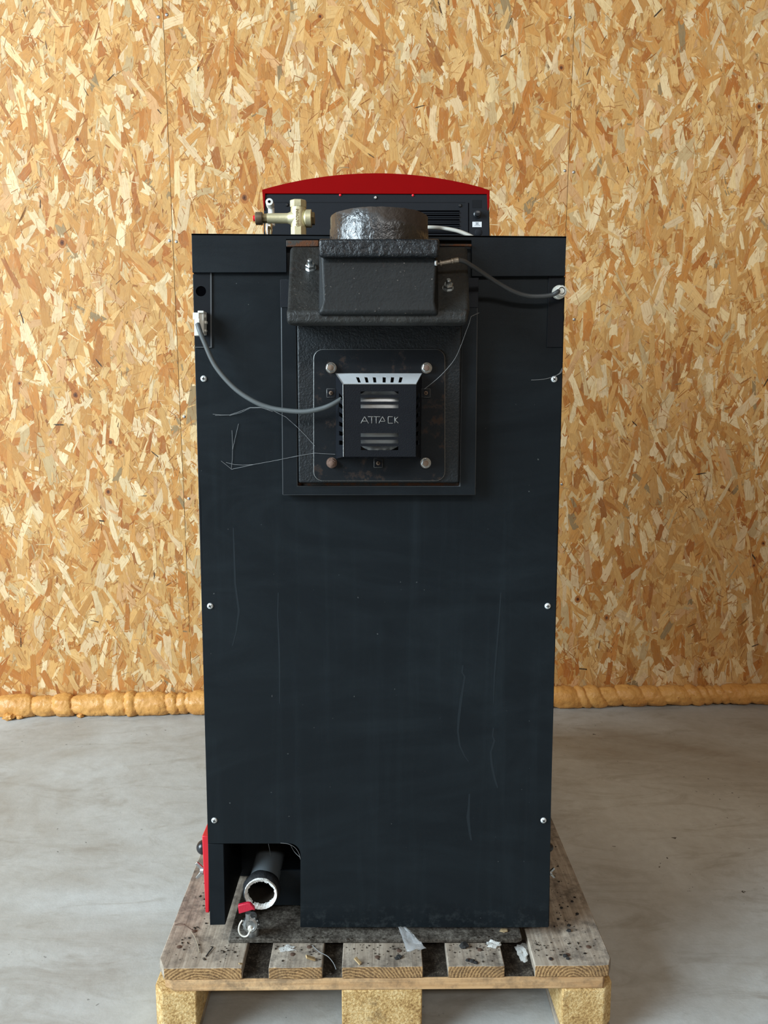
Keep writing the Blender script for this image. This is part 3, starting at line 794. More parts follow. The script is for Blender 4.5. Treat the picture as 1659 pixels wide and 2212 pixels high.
# top cover: strip with two deep flanges at the rear, roof sheet going away
b = BM()
ppoly(b, [(413.5,504.5),(618,506.5),(1018,508.5),(1223.5,510.5),(1220.5,596),(1019,597),(1018.5,519),(618.5,517),(619,588.5),(415.5,588.5)], PB-.008, .0025)
top = obj('top_cover', b, 'black_sheet', boiler, bevel=.0006, label='black folded lid with deep rear flanges')
b = BM()
pl, pr2 = W(413.5,504.5,PB-.008), W(1223.5,510.5,PB-.008)
prism(b, [pl, pr2, pr2-Vector((0,0,.0025)), pl-Vector((0,0,.0025))], [Vector((p.x, YE, p.z)) for p in [pl, pr2, pr2-Vector((0,0,.0025)), pl-Vector((0,0,.0025))]])
obj('lid_sheet', b, 'black_sheet_smooth', top)
LIDZ = min(pl.z, pr2.z)-.001
for p, sg in ((pl, 1), (pr2, -1)):
    b = BM(); x0_, x1_ = sorted((p.x, p.x+sg*.002)); box(b, x0_, x1_, PB-.006, YE, p.z-.062, p.z-.0026); obj('lid_skirt', b, 'black_sheet_smooth', top)
# black fan surround frame
b = BM()
o_ = [(606,604),(1033,604),(1027.5,1069.5),(610,1069.5)]; i_ = [(639,604),(999,604),(992.5,1050),(643,1050)]
Yf = PB-.022
fo = [b.verts.new(W(*p, Yf)) for p in o_]; fi = [b.verts.new(W(*p, Yf)) for p in i_]
ro = [b.verts.new(W(*p, Yf)+Vector((0,.0215,0))) for p in o_]; ri = [b.verts.new(W(*p, Yf)+Vector((0,.0215,0))) for p in i_]
for i in range(4):
    j = (i+1) % 4
    b.faces.new([fo[i], fo[j], fi[j], fi[i]]); b.faces.new([ro[j], ro[i], ri[i], ri[j]])
    b.faces.new([fo[j], fo[i], ro[i], ro[j]]); b.faces.new([fi[i], fi[j], ri[j], ri[i]])
surround = obj('door_surround', b, 'black_sheet', boiler, bevel=.0012, bmat='edge_dim', seg=1)  # paler bevel colour paints in the highlight along the frame edges
b = BM(); ppoly(b, [(605,604),(640,604),(640,664),(605.5,664)], Yf-.0012, .001); obj('surround_tab', b, 'control_black', surround, bevel=.0004)
b = BM(); ppoly(b, [(998,600),(1034,600),(1033,664),(998,664)], Yf-.0012, .001)
obj('surround_tab', b, 'control_black', surround, bevel=.0004)
b = BM(); ppoly(b, [(642,1043),(993,1043),(993,1050),(642,1050)], PB-.012, .004)
obj('rust_seam', b, 'rusty_edge', surround, label='rust line under the cast door')
# cast cleaning door with the fan
Yd = PB-.034
b = BM(); ppoly(b, [(641,690),(998,690),(991.5,1043),(645,1043)], Yd, .0335)
door = obj('cleaning_door', b, 'door_iron', boiler, bevel=.003, seg=3)
b = BM(); ppoly(b, rrect(677, 754.5, 961.5, 1039, 20), Yd-.004, .0038)
fplate = obj('fan_plate', b, 'plate_black', door, bevel=.0007, seg=1, bmat='worn_lit_edge', label='rounded square fan plate with rust around its nuts')
def nut_at(px, py, Y, par, mats, axis=(0,-1,0), r=.0078, h=.0068, sr=.0044, sh=.004, name='hex_nut', label=None):
    b = BM(); hexnut(b, W(px, py, Y), axis, r, h, sr, sh); return obj(name, b, mats, par, sm=30, label=label)
nut_at(715, 794.5, Yd-.004, door, ['zinc', 'stud_tan'])
nut_at(921.5, 795, Yd-.004, door, ['zinc', 'rusty_bolt'])
nut_at(716.5, 999.5, Yd-.004, door, ['rusty_bolt', 'rusty_bolt'], label='rusted brown nut')
nut_at(919.5, 1000, Yd-.004, door, ['zinc', 'stud_tan'])
# fan guard
Yg0, Yg1 = Yd-.005, Yd-.062
B = {k: W(*p, Yg0) for k, p in dict(tl=(725.6,806.5), tr=(911.5,806.5), br=(909,990.5), bl=(725.6,991)).items()}
T = {k: W(*p, Yg1) for k, p in dict(tl=(741,829.7), tr=(899,829.7), br=(898,986.5), bl=(742,986.5)).items()}
b = BM()
th = .0011
fx = lambda x: (x-741)/158.0
fy = lambda y: (y-829.7)/156.8
fh = [(fx(779), fy(a), fx(860.8), fy(c)) for a, c in [(845.3,852.3), (858.8,867), (873.2,881.3), (935.3,943.3), (949.8,957.8), (964,972.3)]]
grid_holes(b, T['tl'], T['tr'], T['br'], T['bl'], fh, th)
th_ = [(u, .32, u+.040, .86) for u in (.215, .318, .42, .542, .645, .75)]
grid_holes(b, B['bl'], T['bl'], T['br'], B['br'], [(.25, u, .75, u+.04) for u in (.2,.32,.44,.56,.68,.78)], th)
sl = [(.42, v_, .97, v_+.055) for v_ in (.185, .30, .42, .54, .66, .78)]
grid_holes(b, B['tl'], T['tl'], T['bl'], B['bl'], sl, th)
sr_ = [(.03, v_, .58, v_+.055) for v_ in (.185, .30, .42, .54, .66, .78)]
grid_holes(b, T['tr'], B['tr'], B['br'], T['br'], sr_, th)
guard = obj('fan_guard', b, 'guard_black', boiler, label='black louvred fan guard')
b = BM(); grid_holes(b, B['tl'], B['tr'], T['tr'], T['tl'], th_, th)  # top face in a paler sheet than the black guard
obj('guard_top', b, 'pale_sheet', guard, label='pale top face with six slots')
# folded edges of the guard, the light caught on them painted in
b = BM()
for k0, k1 in (('tl','tr'), ('tl','bl')):
    tube(b, [T[k0]+Vector((0,-.0003,0)), T[k1]+Vector((0,-.0003,0))], .00055, 6)
tube(b, [B['tl'], T['tl']], .0006, 6); tube(b, [B['tr'], T['tr']], .0006, 6)
obj('guard_edge', b, 'worn_lit_edge', guard)
# embossed maker's word on the guard, stencil strokes
b = BM()
def cs(x, y): return (660+x/5.184, 740+y/5.184)
STR = [[(620,905),(662,828)], [(662,828),(706,905)], [(640,880),(690,880)],
       [(700,830),(762,830)], [(742,832),(742,905)], [(768,830),(838,830)], [(792,832),(792,905)],
       [(822,905),(862,828)], [(862,828),(892,880)], [(842,882),(890,882)],
       [(926,830),(926,903)], [(926,830),(978,830)], [(926,903),(978,903)],
       [(1000,830),(1000,903)], [(1002,866),(1036,832)], [(1002,866),(1040,903)]]
for (a, c) in STR:
    p, q = W(*cs(*a), Yg1-.0002), W(*cs(*c), Yg1-.0002)
    d = (q-p); L_ = d.length; ang = math.atan2(d.z, d.x)
    mt_ = Matrix.Translation((p+q)/2) @ Matrix.Rotation(-ang, 4, 'Y')
    box(b, -L_/2, L_/2, -.0005, .0004, -.00052, .00052, 0, mt_)
obj('lettering', b, 'worn_lit_edge', guard, bevel=.0002, seg=1, label='thin bright stencil letters')
# fan motor behind the slots
b = BM()
cc = W(820, 908, Yd-.03)
lathe(b, [(.052, .0), (.052, .010), (.047, .014), (.047, .030), (.040, .034), (.012, .036)], Vector((cc.x, Yd-.0085, cc.z)), (0,-1,0), 40)
fm = obj('fan_motor', b, 'motor_metal', guard, sm=40)
def tab(px, py, sx):
    b = BM(); h = 9.5
    prect(b, px-h, py-h, px+h, py+h, Yd-.0062, .0020)
    t = obj('mounting_tab', b, 'guard_black', guard, bevel=.0004, bmat='worn_lit_edge', seg=1)
    b = BM(); L = W(px, py, Yd-.0062); lathe(b, [(.0034,0),(.0034,.0008),(.002,.002),(.0004,.0022)], L, (0,-1,0), 16)
    for a in (.6, .6+math.pi/2): box(b, -.002, .002, -.0004, .0010, -.0004, .0004, 1, Matrix.Translation(L+Vector((0,-.002,0))) @ Matrix.Rotation(a, 4, 'Y'))
    obj('tab_screw', b, ['stud_tan', 'dark_void'], guard, sm=50)
tab(715,849,1); tab(920,849,1); tab(817,1000.5,1)

# cast smoke hood above the door
def loft(bm, secs, mi=0):      # secs: list of (py, Y, xl, xr) going round the profile
    Lv = [bm.verts.new(W(xl_, py, Y)) for py, Y, xl_, xr_ in secs]; Rv = [bm.verts.new(W(xr_, py, Y)) for py, Y, xl_, xr_ in secs]
    n = len(secs)
    bm.faces.new(Lv); bm.faces.new(Rv[::-1])
    for i in range(n):
        j = (i+1) % n; bm.faces.new([Lv[i], Rv[i], Rv[j], Lv[j]])
Yl = 1.244
b = BM()
loft(b, [(533,1.368,628,1010), (536,1.350,627,1009), (664,1.257,620,1013), (672,Yl,618,1012), (697,Yl,620,1009), (702,Yl+.012,622,1008), (704,1.344,630,1002), (640,1.374,634,1002)])
hood = obj('smoke_hood', b, 'cast_iron', boiler, bevel=.005, seg=4, label='rough black cast smoke hood')
# raised outlet box of the hood
b = BM()
loft(b, [(519,1.372,690,947), (519,1.242,690,948), (650,1.238,694,943), (666,1.236,690,945), (677,1.234,687,948), (685,1.25,687,948), (685,1.33,690,946), (650,1.372,700,940)])
outlet = obj('outlet_box', b, 'outlet_face', hood, bevel=.006, seg=4)
b = BM()
loft(b, [(516,1.374,688.5,949), (516.5,1.226,688.5,949.5), (553,1.226,689.5,948), (557,1.234,692,946), (557,1.30,692,946), (540,1.374,692,946)])
lip = obj('outlet_lip', b, 'lip_iron', hood, bevel=.004, seg=3, label='glossy pitted rim of the outlet box')
# gasket strip beside it
b = BM(); prect(b, 618, 518.5, 688, 532.5, 1.366, .006); obj('gasket_strip', b, 'rusty_edge', hood, bevel=.001)
b = BM(); prect(b, 950, 527, 1019, 532, 1.366, .006)
obj('gasket_strip', b, 'rusty_edge', hood, bevel=.001)
ax = Vector((0, -1, .36)).normalized()
def hood_nut(px, py, Yn):
    b = BM(); L = W(px, py, Yn)
    hexnut(b, L, (0,-.76,.65), .0078, .0075, .0038, .009); obj('hex_nut', b, ['zinc', 'zinc'], hood, sm=30)
hood_nut(671, 580, 1.3185); hood_nut(967.5, 623, 1.2868)
# flue collar
b = BM(); Yc = 1.3075; rad = pr(106.5, 818, 490, Yc); cx_ = W(819, 490, Yc).x
zc0 = W(819, 517, 1.226).z-.004; zc1 = W(819, 445.5, Yc-rad).z
N = 96
rings = []
hh = zc1-zc0
for (r, z) in [(rad, zc0), (rad, zc0+hh*.25), (rad*.998, zc0+hh*.5), (rad*.995, zc0+hh*.62), (rad*.985, zc0+hh*.66), (rad*.985, zc1-.001), (rad*.975, zc1), (rad*.92, zc1), (rad*.91, zc1-.002), (rad*.91, zc0+.002)]:
    rg = []
    for i in range(N):
        a = 2*math.pi*i/N
        k = 1+.004*mnoise.noise(Vector((math.cos(a)*5, math.sin(a)*5, z*60)))+.0025*mnoise.noise(Vector((math.cos(a)*16, math.sin(a)*16, z*190)))
        rg.append(b.verts.new((cx_+r*k*math.cos(a), Yc+r*k*math.sin(a), z+.0008*mnoise.noise(Vector((math.cos(a)*9, math.sin(a)*9, 2))))))
    rings.append(rg)
for k in range(len(rings)-1):
    for i in range(N):
        f = b.faces.new([rings[k][i], rings[k][(i+1) % N], rings[k+1][(i+1) % N], rings[k+1][i]])
        f.material_index = 1 if k in (4, 5, 6) else 0
collar = obj('flue_collar', b, ['collar_iron', 'collar_iron'], hood, sm=50, label='round flue collar with tarry glossy paint')

# motor cable and plug
def cable(name, pix, r, mt, par, n=8, seg=14, label=None):
    b = BM(); tube(b, smooth_path([W(x, y, Y) for x, y, Y in pix], n), r, seg); return obj(name, b, mt, par, sm=60, label=label)
Yk = PB-.026
b = BM()
prect(b, 419.5,690,430,725, Yk-.004, .012); prect(b, 428,671.5,440,722, Yk, .0235); prect(b, 416.5,675,430,690, Yk-.004, .010)
prect(b, 427,671,440,676, Yk-.0035, .008); prect(b, 439,679,444,686, Yk+.006, .010); prect(b, 439,693,446,699, Yk+.006, .010); prect(b, 437,712,445,716, Yk+.006, .010)
prect(b, 424,688,431,700, Yk-.006, .004)
plug = obj('cable_plug', b, 'plastic_white', boiler, bevel=.0008, seg=2, label='white plastic plug')
cable('motor_cable', [(427,700,Yk-.004),(431.5,714,Yk-.009),(441,738,Yk-.010),(465,790,1.343),(504,836,1.338),(545,865,1.332),(581,880,1.328),(620,887,1.322),(659,889,1.316),(693,883,1.312),(716,874.5,1.310),(738,862,1.312)], .0040, 'cable_grey', boiler)
# flue probe, its cable and gland
b = BM()
P0, P1 = W(946,570,1.290), W(991.5,561.5,1.288)
d = P1-P0
lathe(b, [(.0022,0),(.0022,d.length*.10),(.0046,d.length*.10),(.0046,d.length*.16),(.0030,d.length*.17),(.0032,d.length*.62),(.0040,d.length*.64),(.0040,d.length*.72),(.0032,d.length*.73),(.0040,d.length*.80),(.0040,d.length*.97),(.0028,d.length)], P0, d, 16)
obj('flue_probe', b, 'probe_metal', boiler, sm=40)
b = BM(); prect(b, 939,562,945,574, 1.2375, .004); obj('probe_clip', b, 'zinc', hood, bevel=.0012)
cable('probe_cable', [(990,562,1.288),(1003,565,1.292),(1020,575,1.304),(1040,588,1.32),(1075,611,1.342),(1110,630,1.352),(1140,639,1.357),(1170,640,1.357),(1192,637,1.356),(1203,631.5,1.353),(1206,629,1.356)], .0036, 'cable_dark', boiler)
b = BM(); L = W(1206, 632, PB-.003); gax = Vector((.10,-1,.03))
lathe(b, [(.0112,0),(.0112,.006)], L, gax, 24)
lathe(b, [(.0096,.006),(.0100,.007),(.0098,.015),(.0085,.018),(.0062,.019),(.0062,.0165)], L, gax, 10, cap1=False)
lathe(b, [(.0062,.0168),(.0048,.0168)], L, gax, 20, 1, cap0=False, cap1=False); lathe(b, [(.0048,.0172),(.001,.0172)], L, gax, 20, 0, cap0=False)
obj('cable_gland', b, ['plastic_white', 'dark_void'], boiler, sm=30)
# control panel at the far end of the lid
YC = 2.02
b = BM()
ppoly(b, [(570,419),(1056.5,419),(1059,560),(1061,620),(567,619),(569,560)], YC, .07)
ctrl = obj('control_panel', b, 'control_black', boiler, bevel=.002)
b = BM()
ap = [(566,409.5)]+[(566+(1058-566)*t, 409.5-35.5*(1-(2*t-1)**2)+.0*t) for t in [i/24 for i in range(1, 24)]]+[(1058,411)]
ppoly(b, ap+[(1057,446),(1054,455),(1052,419),(573,418),(571,455),(569.5,452)], YC-.003, .006)
ppoly(b, ap+[(1054,440),(571,440)], YC+.003, .012)
shield = obj('red_hood', b, 'red_paint', ctrl, bevel=.0008, label='dark red arched top of the control panel')
b = BM()
for y in (456, 465.3, 474.8, 484.6, 494.4, 503.5): prect(b, 888, y-1.6, 992.5, y+1.4, YC-.0009, .001)
obj('vent_slot', b, 'dark_void', ctrl)
b = BM()
for y in (456, 465.3, 474.8, 484.6, 494.4, 503.5): prect(b, 888, y+1.6, 992.5, y+4.6, YC-.003, .003)
obj('vent_louvre', b, 'control_black', ctrl, bevel=.001)
b = BM(); prect(b, 1011.3, 438, 1013, 520, YC-.0006, .0008); obj('panel_joint', b, 'dark_void', ctrl)
b = BM(); prect(b, 572, 436.5, 1005, 437.6, YC-.0006, .0008); prect(b, 1020, 432, 1040, 449, YC-.0006, .0008); obj('panel_crease', b, 'black_sheet_smooth', ctrl)
def dot(px, py, rp, h, mt, name, par=ctrl, Y=YC, prof=None):
    b = BM(); r = pr(rp, px, py, Y)
    lathe(b, prof(r) if prof else [(r,0),(r,h*.6),(r*.7,h)], W(px, py, Y), (0,-1,0), 18); return obj(name, b, mt, par, sm=45)
for x, y in ((811,427), (620,442.5), (993.5,444)): dot(x, y, 3.6, .003, 'zinc' if x == 811 else 'plastic_black', 'panel_screw')
for x, y in ((735,421.5), (892,422)): dot(x, y, 2.6, .002, 'red_cap', 'red_rivet')
dot(1031, 463, 6.5, .012, 'plastic_black', 'thermostat_cap', prof=lambda r: [(r*1.25,0),(r*1.25,.003),(r,.004),(r*.95,.014),(r*.5,.015)])
dot(1033, 502, 7.5, .002, 'control_black', 'blanking_cap')
b = BM(); prect(b, 1020.5, 479, 1040.5, 490.5, YC-.0006, .0006); stk = obj('sticker', b, 'sticker', ctrl)
b = BM()
for (x0, y0, x1, y1) in [(1027,480.5,1034,481.4), (1028,482.2,1033,483), (1027.5,483.8,1034,484.8), (1025,486.5,1037,487.2)]: prect(b, x0, y0, x1, y1, YC-.0009, .0004)
obj('sticker_print', b, 'sticker_ink', stk)
cable('panel_cable', [(828,508,2.03),(842,503,1.97),(872,494,1.86),(925,491,1.80),(960,493.5,1.80),(985,498,1.78),(1003,504,1.76),(1022,513,1.75),(1038,528,1.735),(1046,545,1.73),(1048,550,1.73)], .0040, 'cable_beige', boiler, label='beige cable behind the flue collar')
# brass safety valve
YV = 1.62
def vx(x, y): return (540+x/9.217, 380+y/9.217)
def vp(x, y, Y=YV): return W(*vx(x, y), Y)
def vr(n): return pr(n/9.217, 640, 465, YV)
b = BM()
ctr = vp(966, 860); upz = lambda y0, y1: abs(vp(966, y0).z-vp(966, y1).z)
zb = LIDZ; zt = vp(966, 492).z
lathe(b, [(vr(165), vp(966,632).z-zb), (vr(168), vp(966,622).z-zb), (vr(168), vp(966,505).z-zb), (vr(150), zt-zb), (vr(110), zt-zb), (vr(105), zt-zb-.01)], Vector((ctr.x, YV, zb)), (0,0,1), 8, ph=math.pi/8)
lathe(b, [(vr(110), 0), (vr(110), .016), (vr(160), .017), (vr(160), vp(966,1030).z-zb), (vr(140), vp(966,1015).z-zb)], Vector((ctr.x, YV, zb)), (0,0,1), 8, ph=math.pi/8)
lathe(b, [(vr(150), vp(966,1040).z-zb), (vr(152), vp(966,960).z-zb), (vr(158), vp(966,840).z-zb), (vr(152), vp(966,700).z-zb), (vr(150), vp(966,625).z-zb)], Vector((ctr.x, YV, zb)), (0,0,1), 32)
valve = obj('safety_valve', b, 'brass', boiler, sm=30, label='brass safety valve with a red tipped cap')
b = BM()  # left arm and right bonnet
pa = vp(820, 845); L_ = abs(vp(345, 845).x-pa.x)
lathe(b, [(vr(150), -vr(90)), (vr(128), 0), (vr(104), vr(50)), (vr(98), vr(80)), (vr(96), L_)], pa, (-1,0,0), 28)
pa2 = vp(975, 850); lathe(b, [(vr(20),0), (vr(150), vr(128)), (vr(160), vr(140)), (vr(172), vr(140)), (vr(172), vr(245)), (vr(160), vr(255))], pa2, (1,0,0), 32)
obj('valve_arm', b, 'brass', valve, sm=35)
b = BM(); lathe(b, [(vr(92),0),(vr(92),vr(90))], vp(346, 845), (-1,0,0), 8); obj('arm_collar', b, 'brass_dull', valve, sm=30)
b = BM(); lathe(b, [(vr(118),0),(vr(124),vr(8)),(vr(124),vr(130)),(vr(114),vr(140)),(vr(70),vr(140))], vp(252, 848), (-1,0,0), 28); obj('adjusting_cap', b, 'knurl_brown', valve, sm=40)
b = BM(); lathe(b, [(vr(58),0),(vr(56),vr(45)),(vr(40),vr(52))], vp(112, 845), (-1,0,0), 20); obj('cap_tip', b, 'red_cap', valve, sm=40, label='red cap tip')
b = BM(); lathe(b, [(vr(130),0),(vr(130),vr(50)),(vr(120),vr(58))], vp(1230, 850), (1,0,0), 6); obj('bonnet_nut', b, 'brass_dull', valve, sm=30)
me = text_mesh('GIACOMINI', .0085, .0004); b = BM(); b.from_mesh(me); bpy.data.meshes.remove(me)
xs = [v.co.x for v in b.verts]; wtx = max(xs)-min(xs); hz = abs(vp(945,655).z-vp(945,995).z)
tm = Matrix.Translation(vp(945, 825, YV-vr(158))) @ Matrix.Rotation(math.pi/2, 4, 'Y').inverted() @ Matrix.Rotation(math.pi/2, 4, 'X') @ Matrix.Diagonal((hz/wtx, 1.0, 1, 1))
for v in b.verts: v.co = tm @ v.co
obj('embossing', b, 'brass_dull', valve)
# small white bleed fitting beside the valve
b = BM(); pw = vp(395, 570, 1.66)
lathe(b, [(vr(78),0),(vr(80),.004),(vr(74),.018),(vr(30),.019)], pw+Vector((0,.010,0)), (0,-.92,.18), 24, 0)
lathe(b, [(vr(30),0),(vr(2),0.0001)], pw+Vector((0,-.0092,.0035)), (0,-.92,.18), 16, 1)
lathe(b, [(vr(66),0),(vr(66),.022),(vr(74),.024),(vr(74),.034)], pw+Vector((.001,.012,-.004)), (.0,0,-1), 18, 0)
bf = obj('bleed_fitting', b, ['fitting_white', 'dark_void'], boiler, sm=40, label='small white bleed fitting')
b = BM(); pw2 = vp(375, 930, 1.66)
lathe(b, [(vr(60),0),(vr(78),.004),(vr(82),.016),(vr(70),.020),(vr(70),pw2.z-LIDZ)], pw2, (0,0,-1), 12); obj('bleed_stem', b, 'chrome', bf, sm=30)
# red side cover with ball knob and wing nut (left), knob and wing nut (right)
xo, xi = W(441.5, 1900, 1.392).x, W(452.5, 1985, 1.392).x
b = BM(); z0, z1 = W(445,1972,1.392).z, W(445,1806,1.392).z
fr = [Vector((xo, 1.392, z0)), Vector((xi-.0, 1.392, z0)), Vector((lf_[1].x+.001, 1.392, z1)), Vector((xo-.002, 1.392, z1))]
prism(b, fr, [p+Vector((0,.17,0)) for p in fr])
cover = obj('side_cover', b, 'red_cover', boiler, bevel=.0016, label='bright red cover plate on the left flank')
def ball(par, px, py, Y, r, s):
    c = W(px, py, Y); b = BM()
    lathe(b, [(r*math.sin(math.pi*i/14), -r*math.cos(math.pi*i/14)) if 0 < i < 14 else (.0004, -r if i == 0 else r) for i in range(15)], c, (s,0,0), 28)
    lathe(b, [(r*.45,0),(r*.45,r*1.6)], c, (-s,0,0), 14); return obj('ball_knob', b, 'plastic_black', par, sm=60)
ball(cover, 440, 1830, 1.475, .0140, -1)
def wing(par, px, py, Y, s, k=1.0):
    c = W(px, py, Y); b = BM()
    lathe(b, [(.0055*k,0),(.0045*k,.006*k)], c, (s,0,0), 14)
    for sg in (1, -1):
        p = [c+Vector((s*a*k, 0, sg*z*k)) for a, z in [(.001,.001),(.001,.005),(.010,.014),(.0135,.0115),(.006,.002)]]
        prism(b, [q+Vector((0,-.002,0)) for q in p], [q+Vector((0,.002,0)) for q in p])
    return obj('wing_nut', b, 'zinc', par, bevel=.0006)
wing(cover, 441, 1880, 1.45, -1, 1.25)
ball(side_r, 1186, 1830, 1.475, .0085, 1); wing(side_r, 1187, 1885, 1.45, 1, .8)
# return pipe in the cut-out
b = BM(); Ye = 1.372; pc = W(563.5, 1930, Ye); ro_ = pr(35, 563, 1930, Ye)
N = 40
lathe(b, [(ro_*.93, 0), (ro_*.93, .225)], pc+Vector((0,.005,0)), (0,1,0), N, 0, cap0=False)
pipe = obj('return_pipe', b, 'pipe_grey', boiler, sm=50, label='grey water pipe stub with ragged white sealant')
b = BM()
lathe(b, [(ro_*1.0,.0),(ro_*1.13,.004),(ro_*1.17,.012),(ro_*1.06,.024),(ro_*.94,.026)], pc, (0,1,0), N, cap0=False, cap1=False)
for v in b.verts: v.co += (v.co-pc)*.05*mnoise.noise(v.co*70)
obj('pipe_sleeve', b, 'pipe_end_black', pipe, sm=60)
b = BM(); rg0, rg1, rg2 = [], [], []
NN = 90
for i in range(NN):
    a = 2*math.pi*i/NN
    wdt = .12+.06*math.sin(a)**2*(1 if math.sin(a) > 0 else .3)+.03*math.sin(a)
    j_ = .05*mnoise.noise(Vector((math.cos(a)*6, math.sin(a)*6, 2)))+R.uniform(-.018, .03)
    d = Vector((math.cos(a), 0, math.sin(a)))
    rg0.append(b.verts.new(pc+d*ro_*1.03+Vector((0,.003,0)))); rg1.append(b.verts.new(pc+d*ro_*(.985+.02*R.random())+Vector((0,-.0035,0))))
    rg2.append(b.verts.new(pc+d*ro_*(.96-wdt-j_)+Vector((0,.0015,0))))
rg3 = [b.verts.new(v.co+Vector((0,.006,0))) for v in rg2]
for i in range(NN):
    j = (i+1) % NN
    for A_, B_ in ((rg0, rg1), (rg1, rg2), (rg2, rg3)): b.faces.new([A_[i], A_[j], B_[j], B_[i]])
obj('sealant_ring', b, 'seal_white', pipe, label='ragged white sealant ring')
b = BM(); lathe(b, [(ro_*.86,.002),(ro_*.86,.16),(.001,.161)], pc, (0,1,0), 32, cap0=False, cap1=False); obj('pipe_bore', b, 'pipe_inside', pipe, sm=60)
# drain cock: red lever, chromed body, cap on a white strap
def dp(x, y, Y): return W(480+x/9.217, 1810+y/9.217, Y)
b = BM(); Yv = 1.352
ppoly(b, [(480+x/9.217, 1810+y/9.217) for x, y in [(308,1348),(495,1302),(560,1310),(640,1400),(655,1455),(600,1440),(510,1470),(330,1520)]], Yv, .007)
lever = obj('drain_lever', b, 'red_handle', boiler, bevel=.0018, seg=3, label='red drain cock lever')
b = BM()
kz = pr(1/9.217, 570, 1990, Yv)
lathe(b, [(kz*95,0),(kz*105,.002),(kz*105,.006),(kz*80,.007),(kz*85,.022),(kz*120,.026),(kz*120,.05)], dp(590,1545,Yv+.014), (0,.25,-1), 18)
lathe(b, [(kz*60,0),(kz*60,.012)], dp(520,1490,Yv+.01), (0,0,-1), 14)
dbody = obj('drain_cock', b, 'steel_bright', boiler, sm=40)
b = BM()
cen = dp(560,1740,Yv+.004)
lathe(b, [(kz*150,.016),(kz*162,.013),(kz*160,.003),(kz*140,0),(kz*95,-.001),(kz*85,.002),(kz*30,.002)], cen, (0,1,-.25), 16)
for i in range(12):
    a = 2*math.pi*i/12; d = Vector((math.cos(a),0,math.sin(a)))
    lathe(b, [(kz*16,0),(kz*16,.012)], cen+d*kz*158+Vector((0,.002,0)), (0,1,-.25), 8)
obj('drain_cap', b, 'zinc', dbody, sm=40)
b = BM()
st_ = [dp(x, y, Yv-q) for x, y, q in [(400,1640,.0), (350,1720,.004), (330,1820,.006), (355,1910,.007), (420,1960,.008), (490,1955,.008), (535,1900,.007), (550,1830,.006), (562,1790,.005)]]
tube(b, smooth_path(st_, 6), kz*17, 10)
lathe(b, [(kz*50,0),(kz*50,.004),(kz*38,.006)], dp(562,1785,Yv-.002), (0,-1,0), 18)
obj('cap_strap', b, 'hose_white', dbody, sm=60, label='white cap strap')

# ================================================================== LOOSE BITS
ZD = .144
def lump(name, px, py, rp, mt, lb, cat, z=ZD, sq=(1.2,1,.7), amp=.5, seed=0, group=None):
    g = G(px, py, z); r = rp/F*g.y/.92; b = BM(); blob(b, g+Vector((0,0,r*sq[2]*.7)), r, 3, amp, 1.8, sq, seed)
    return props(obj(name, b, mt, sm=40, base=True), lb, cat, group)
lump('cinder', 1003, 2046, 8, 'cinder', 'black cinder lump on the fourth pallet board, close to the base plate', 'cinder', seed=1)
for i, (x, y, r) in enumerate([(1020,2078,4.5),(1028,2081,4),(1229,2012,4),(1229,2000,3.2),(1221,2066,4),(1227,2072,3.4),(1190,2073,3),(862,2069,5),(857,2072,3.5),(1010,2076,3.5),(1247,1975,2.8),(1213,1962,2.6),(1206,1986,2.4),(1236,1948,2.5)]):
    lump('soot_crumb', x, y, r, 'cinder', 'tiny black soot crumb lying on the pallet boards right of centre', 'soot crumb', seed=i+4, group='soot crumbs on the pallet')
lump('ash_clump', 1067, 2043, 9, 'ash_flake', 'whitish flaky ash clump on the fourth pallet board under the base plate edge', 'ash', seed=20, amp=.9, sq=(1.5,1,.6))
lump('ash_clump', 1130, 2062, 13, 'ash_flake', 'grey white ash heap in the gap before the right-hand pallet board', 'ash', z=.122, seed=22, amp=.9, sq=(1,1.6,.5))
lump('ash_clump', 622, 2050, 8, 'ash_flake', 'pale ash bits on the second pallet board from the left', 'ash', seed=25, amp=1.0, sq=(1.8,1,.25))
def chip(px, py, s, lb, rot, mt='chip_wood'):
    g = G(px, py, ZD); b = BM()
    box(b, -.009*s, .009*s, -.004*s, .004*s, -.0016*s, .0016*s, 0, Matrix.Translation(g+Vector((0,0,.006*s))) @ Matrix.Rotation(rot, 4, 'Z') @ Matrix.Rotation(.5, 4, 'Y'))
    props(obj('wood_chip', b, mt, bevel=.0006, base=True), lb, 'wood chip')
chip(671, 2076, 1.0, 'tilted splinter of wood on the front edge of the second pallet board', .3)
chip(773, 2081, .8, 'small pale wood chip at the front left corner of the middle board', -.6)
chip(520, 2085, .5, 'tiny pale chip on the front corner of the left board', .9)
def strand(name, pix, z, rpx, mt, lb, cat):
    pts = smooth_path([G(x, y, z+dz) for x, y, dz in pix], 6); b = BM(); tube(b, pts, rpx, 7)
    props(obj(name, b, mt, sm=60, base=True), lb, cat)
strand('bent_nail', [(378,1998,.002),(392,1995,.006),(405,2002,.010),(417,2010,.006)], ZD+.0005, .0008, 'rusty_nail', 'thin bent rusty wire on the left pallet board', 'wire')
strand('twig', [(413,2012,.003),(421,2024,.004),(427,2040,.003),(431,2058,.002)], ZD+.0005, .0010, 'twig', 'short dry twig pointing forward on the left pallet board', 'twig')
strand('fibre', [(674,2042,.001),(690,2056,.002),(708,2066,.004),(720,2080,.004),(726,2094,.001)], ZD, .0006, 'web', 'pale fibre trailing over the gap right of the second board', 'fibre')
strand('bark_sliver', [(445,2066,.001),(452,2056,.002),(460,2046,.002)], ZD, .0011, 'cinder', 'dark bark sliver on the left pallet board', 'bark')
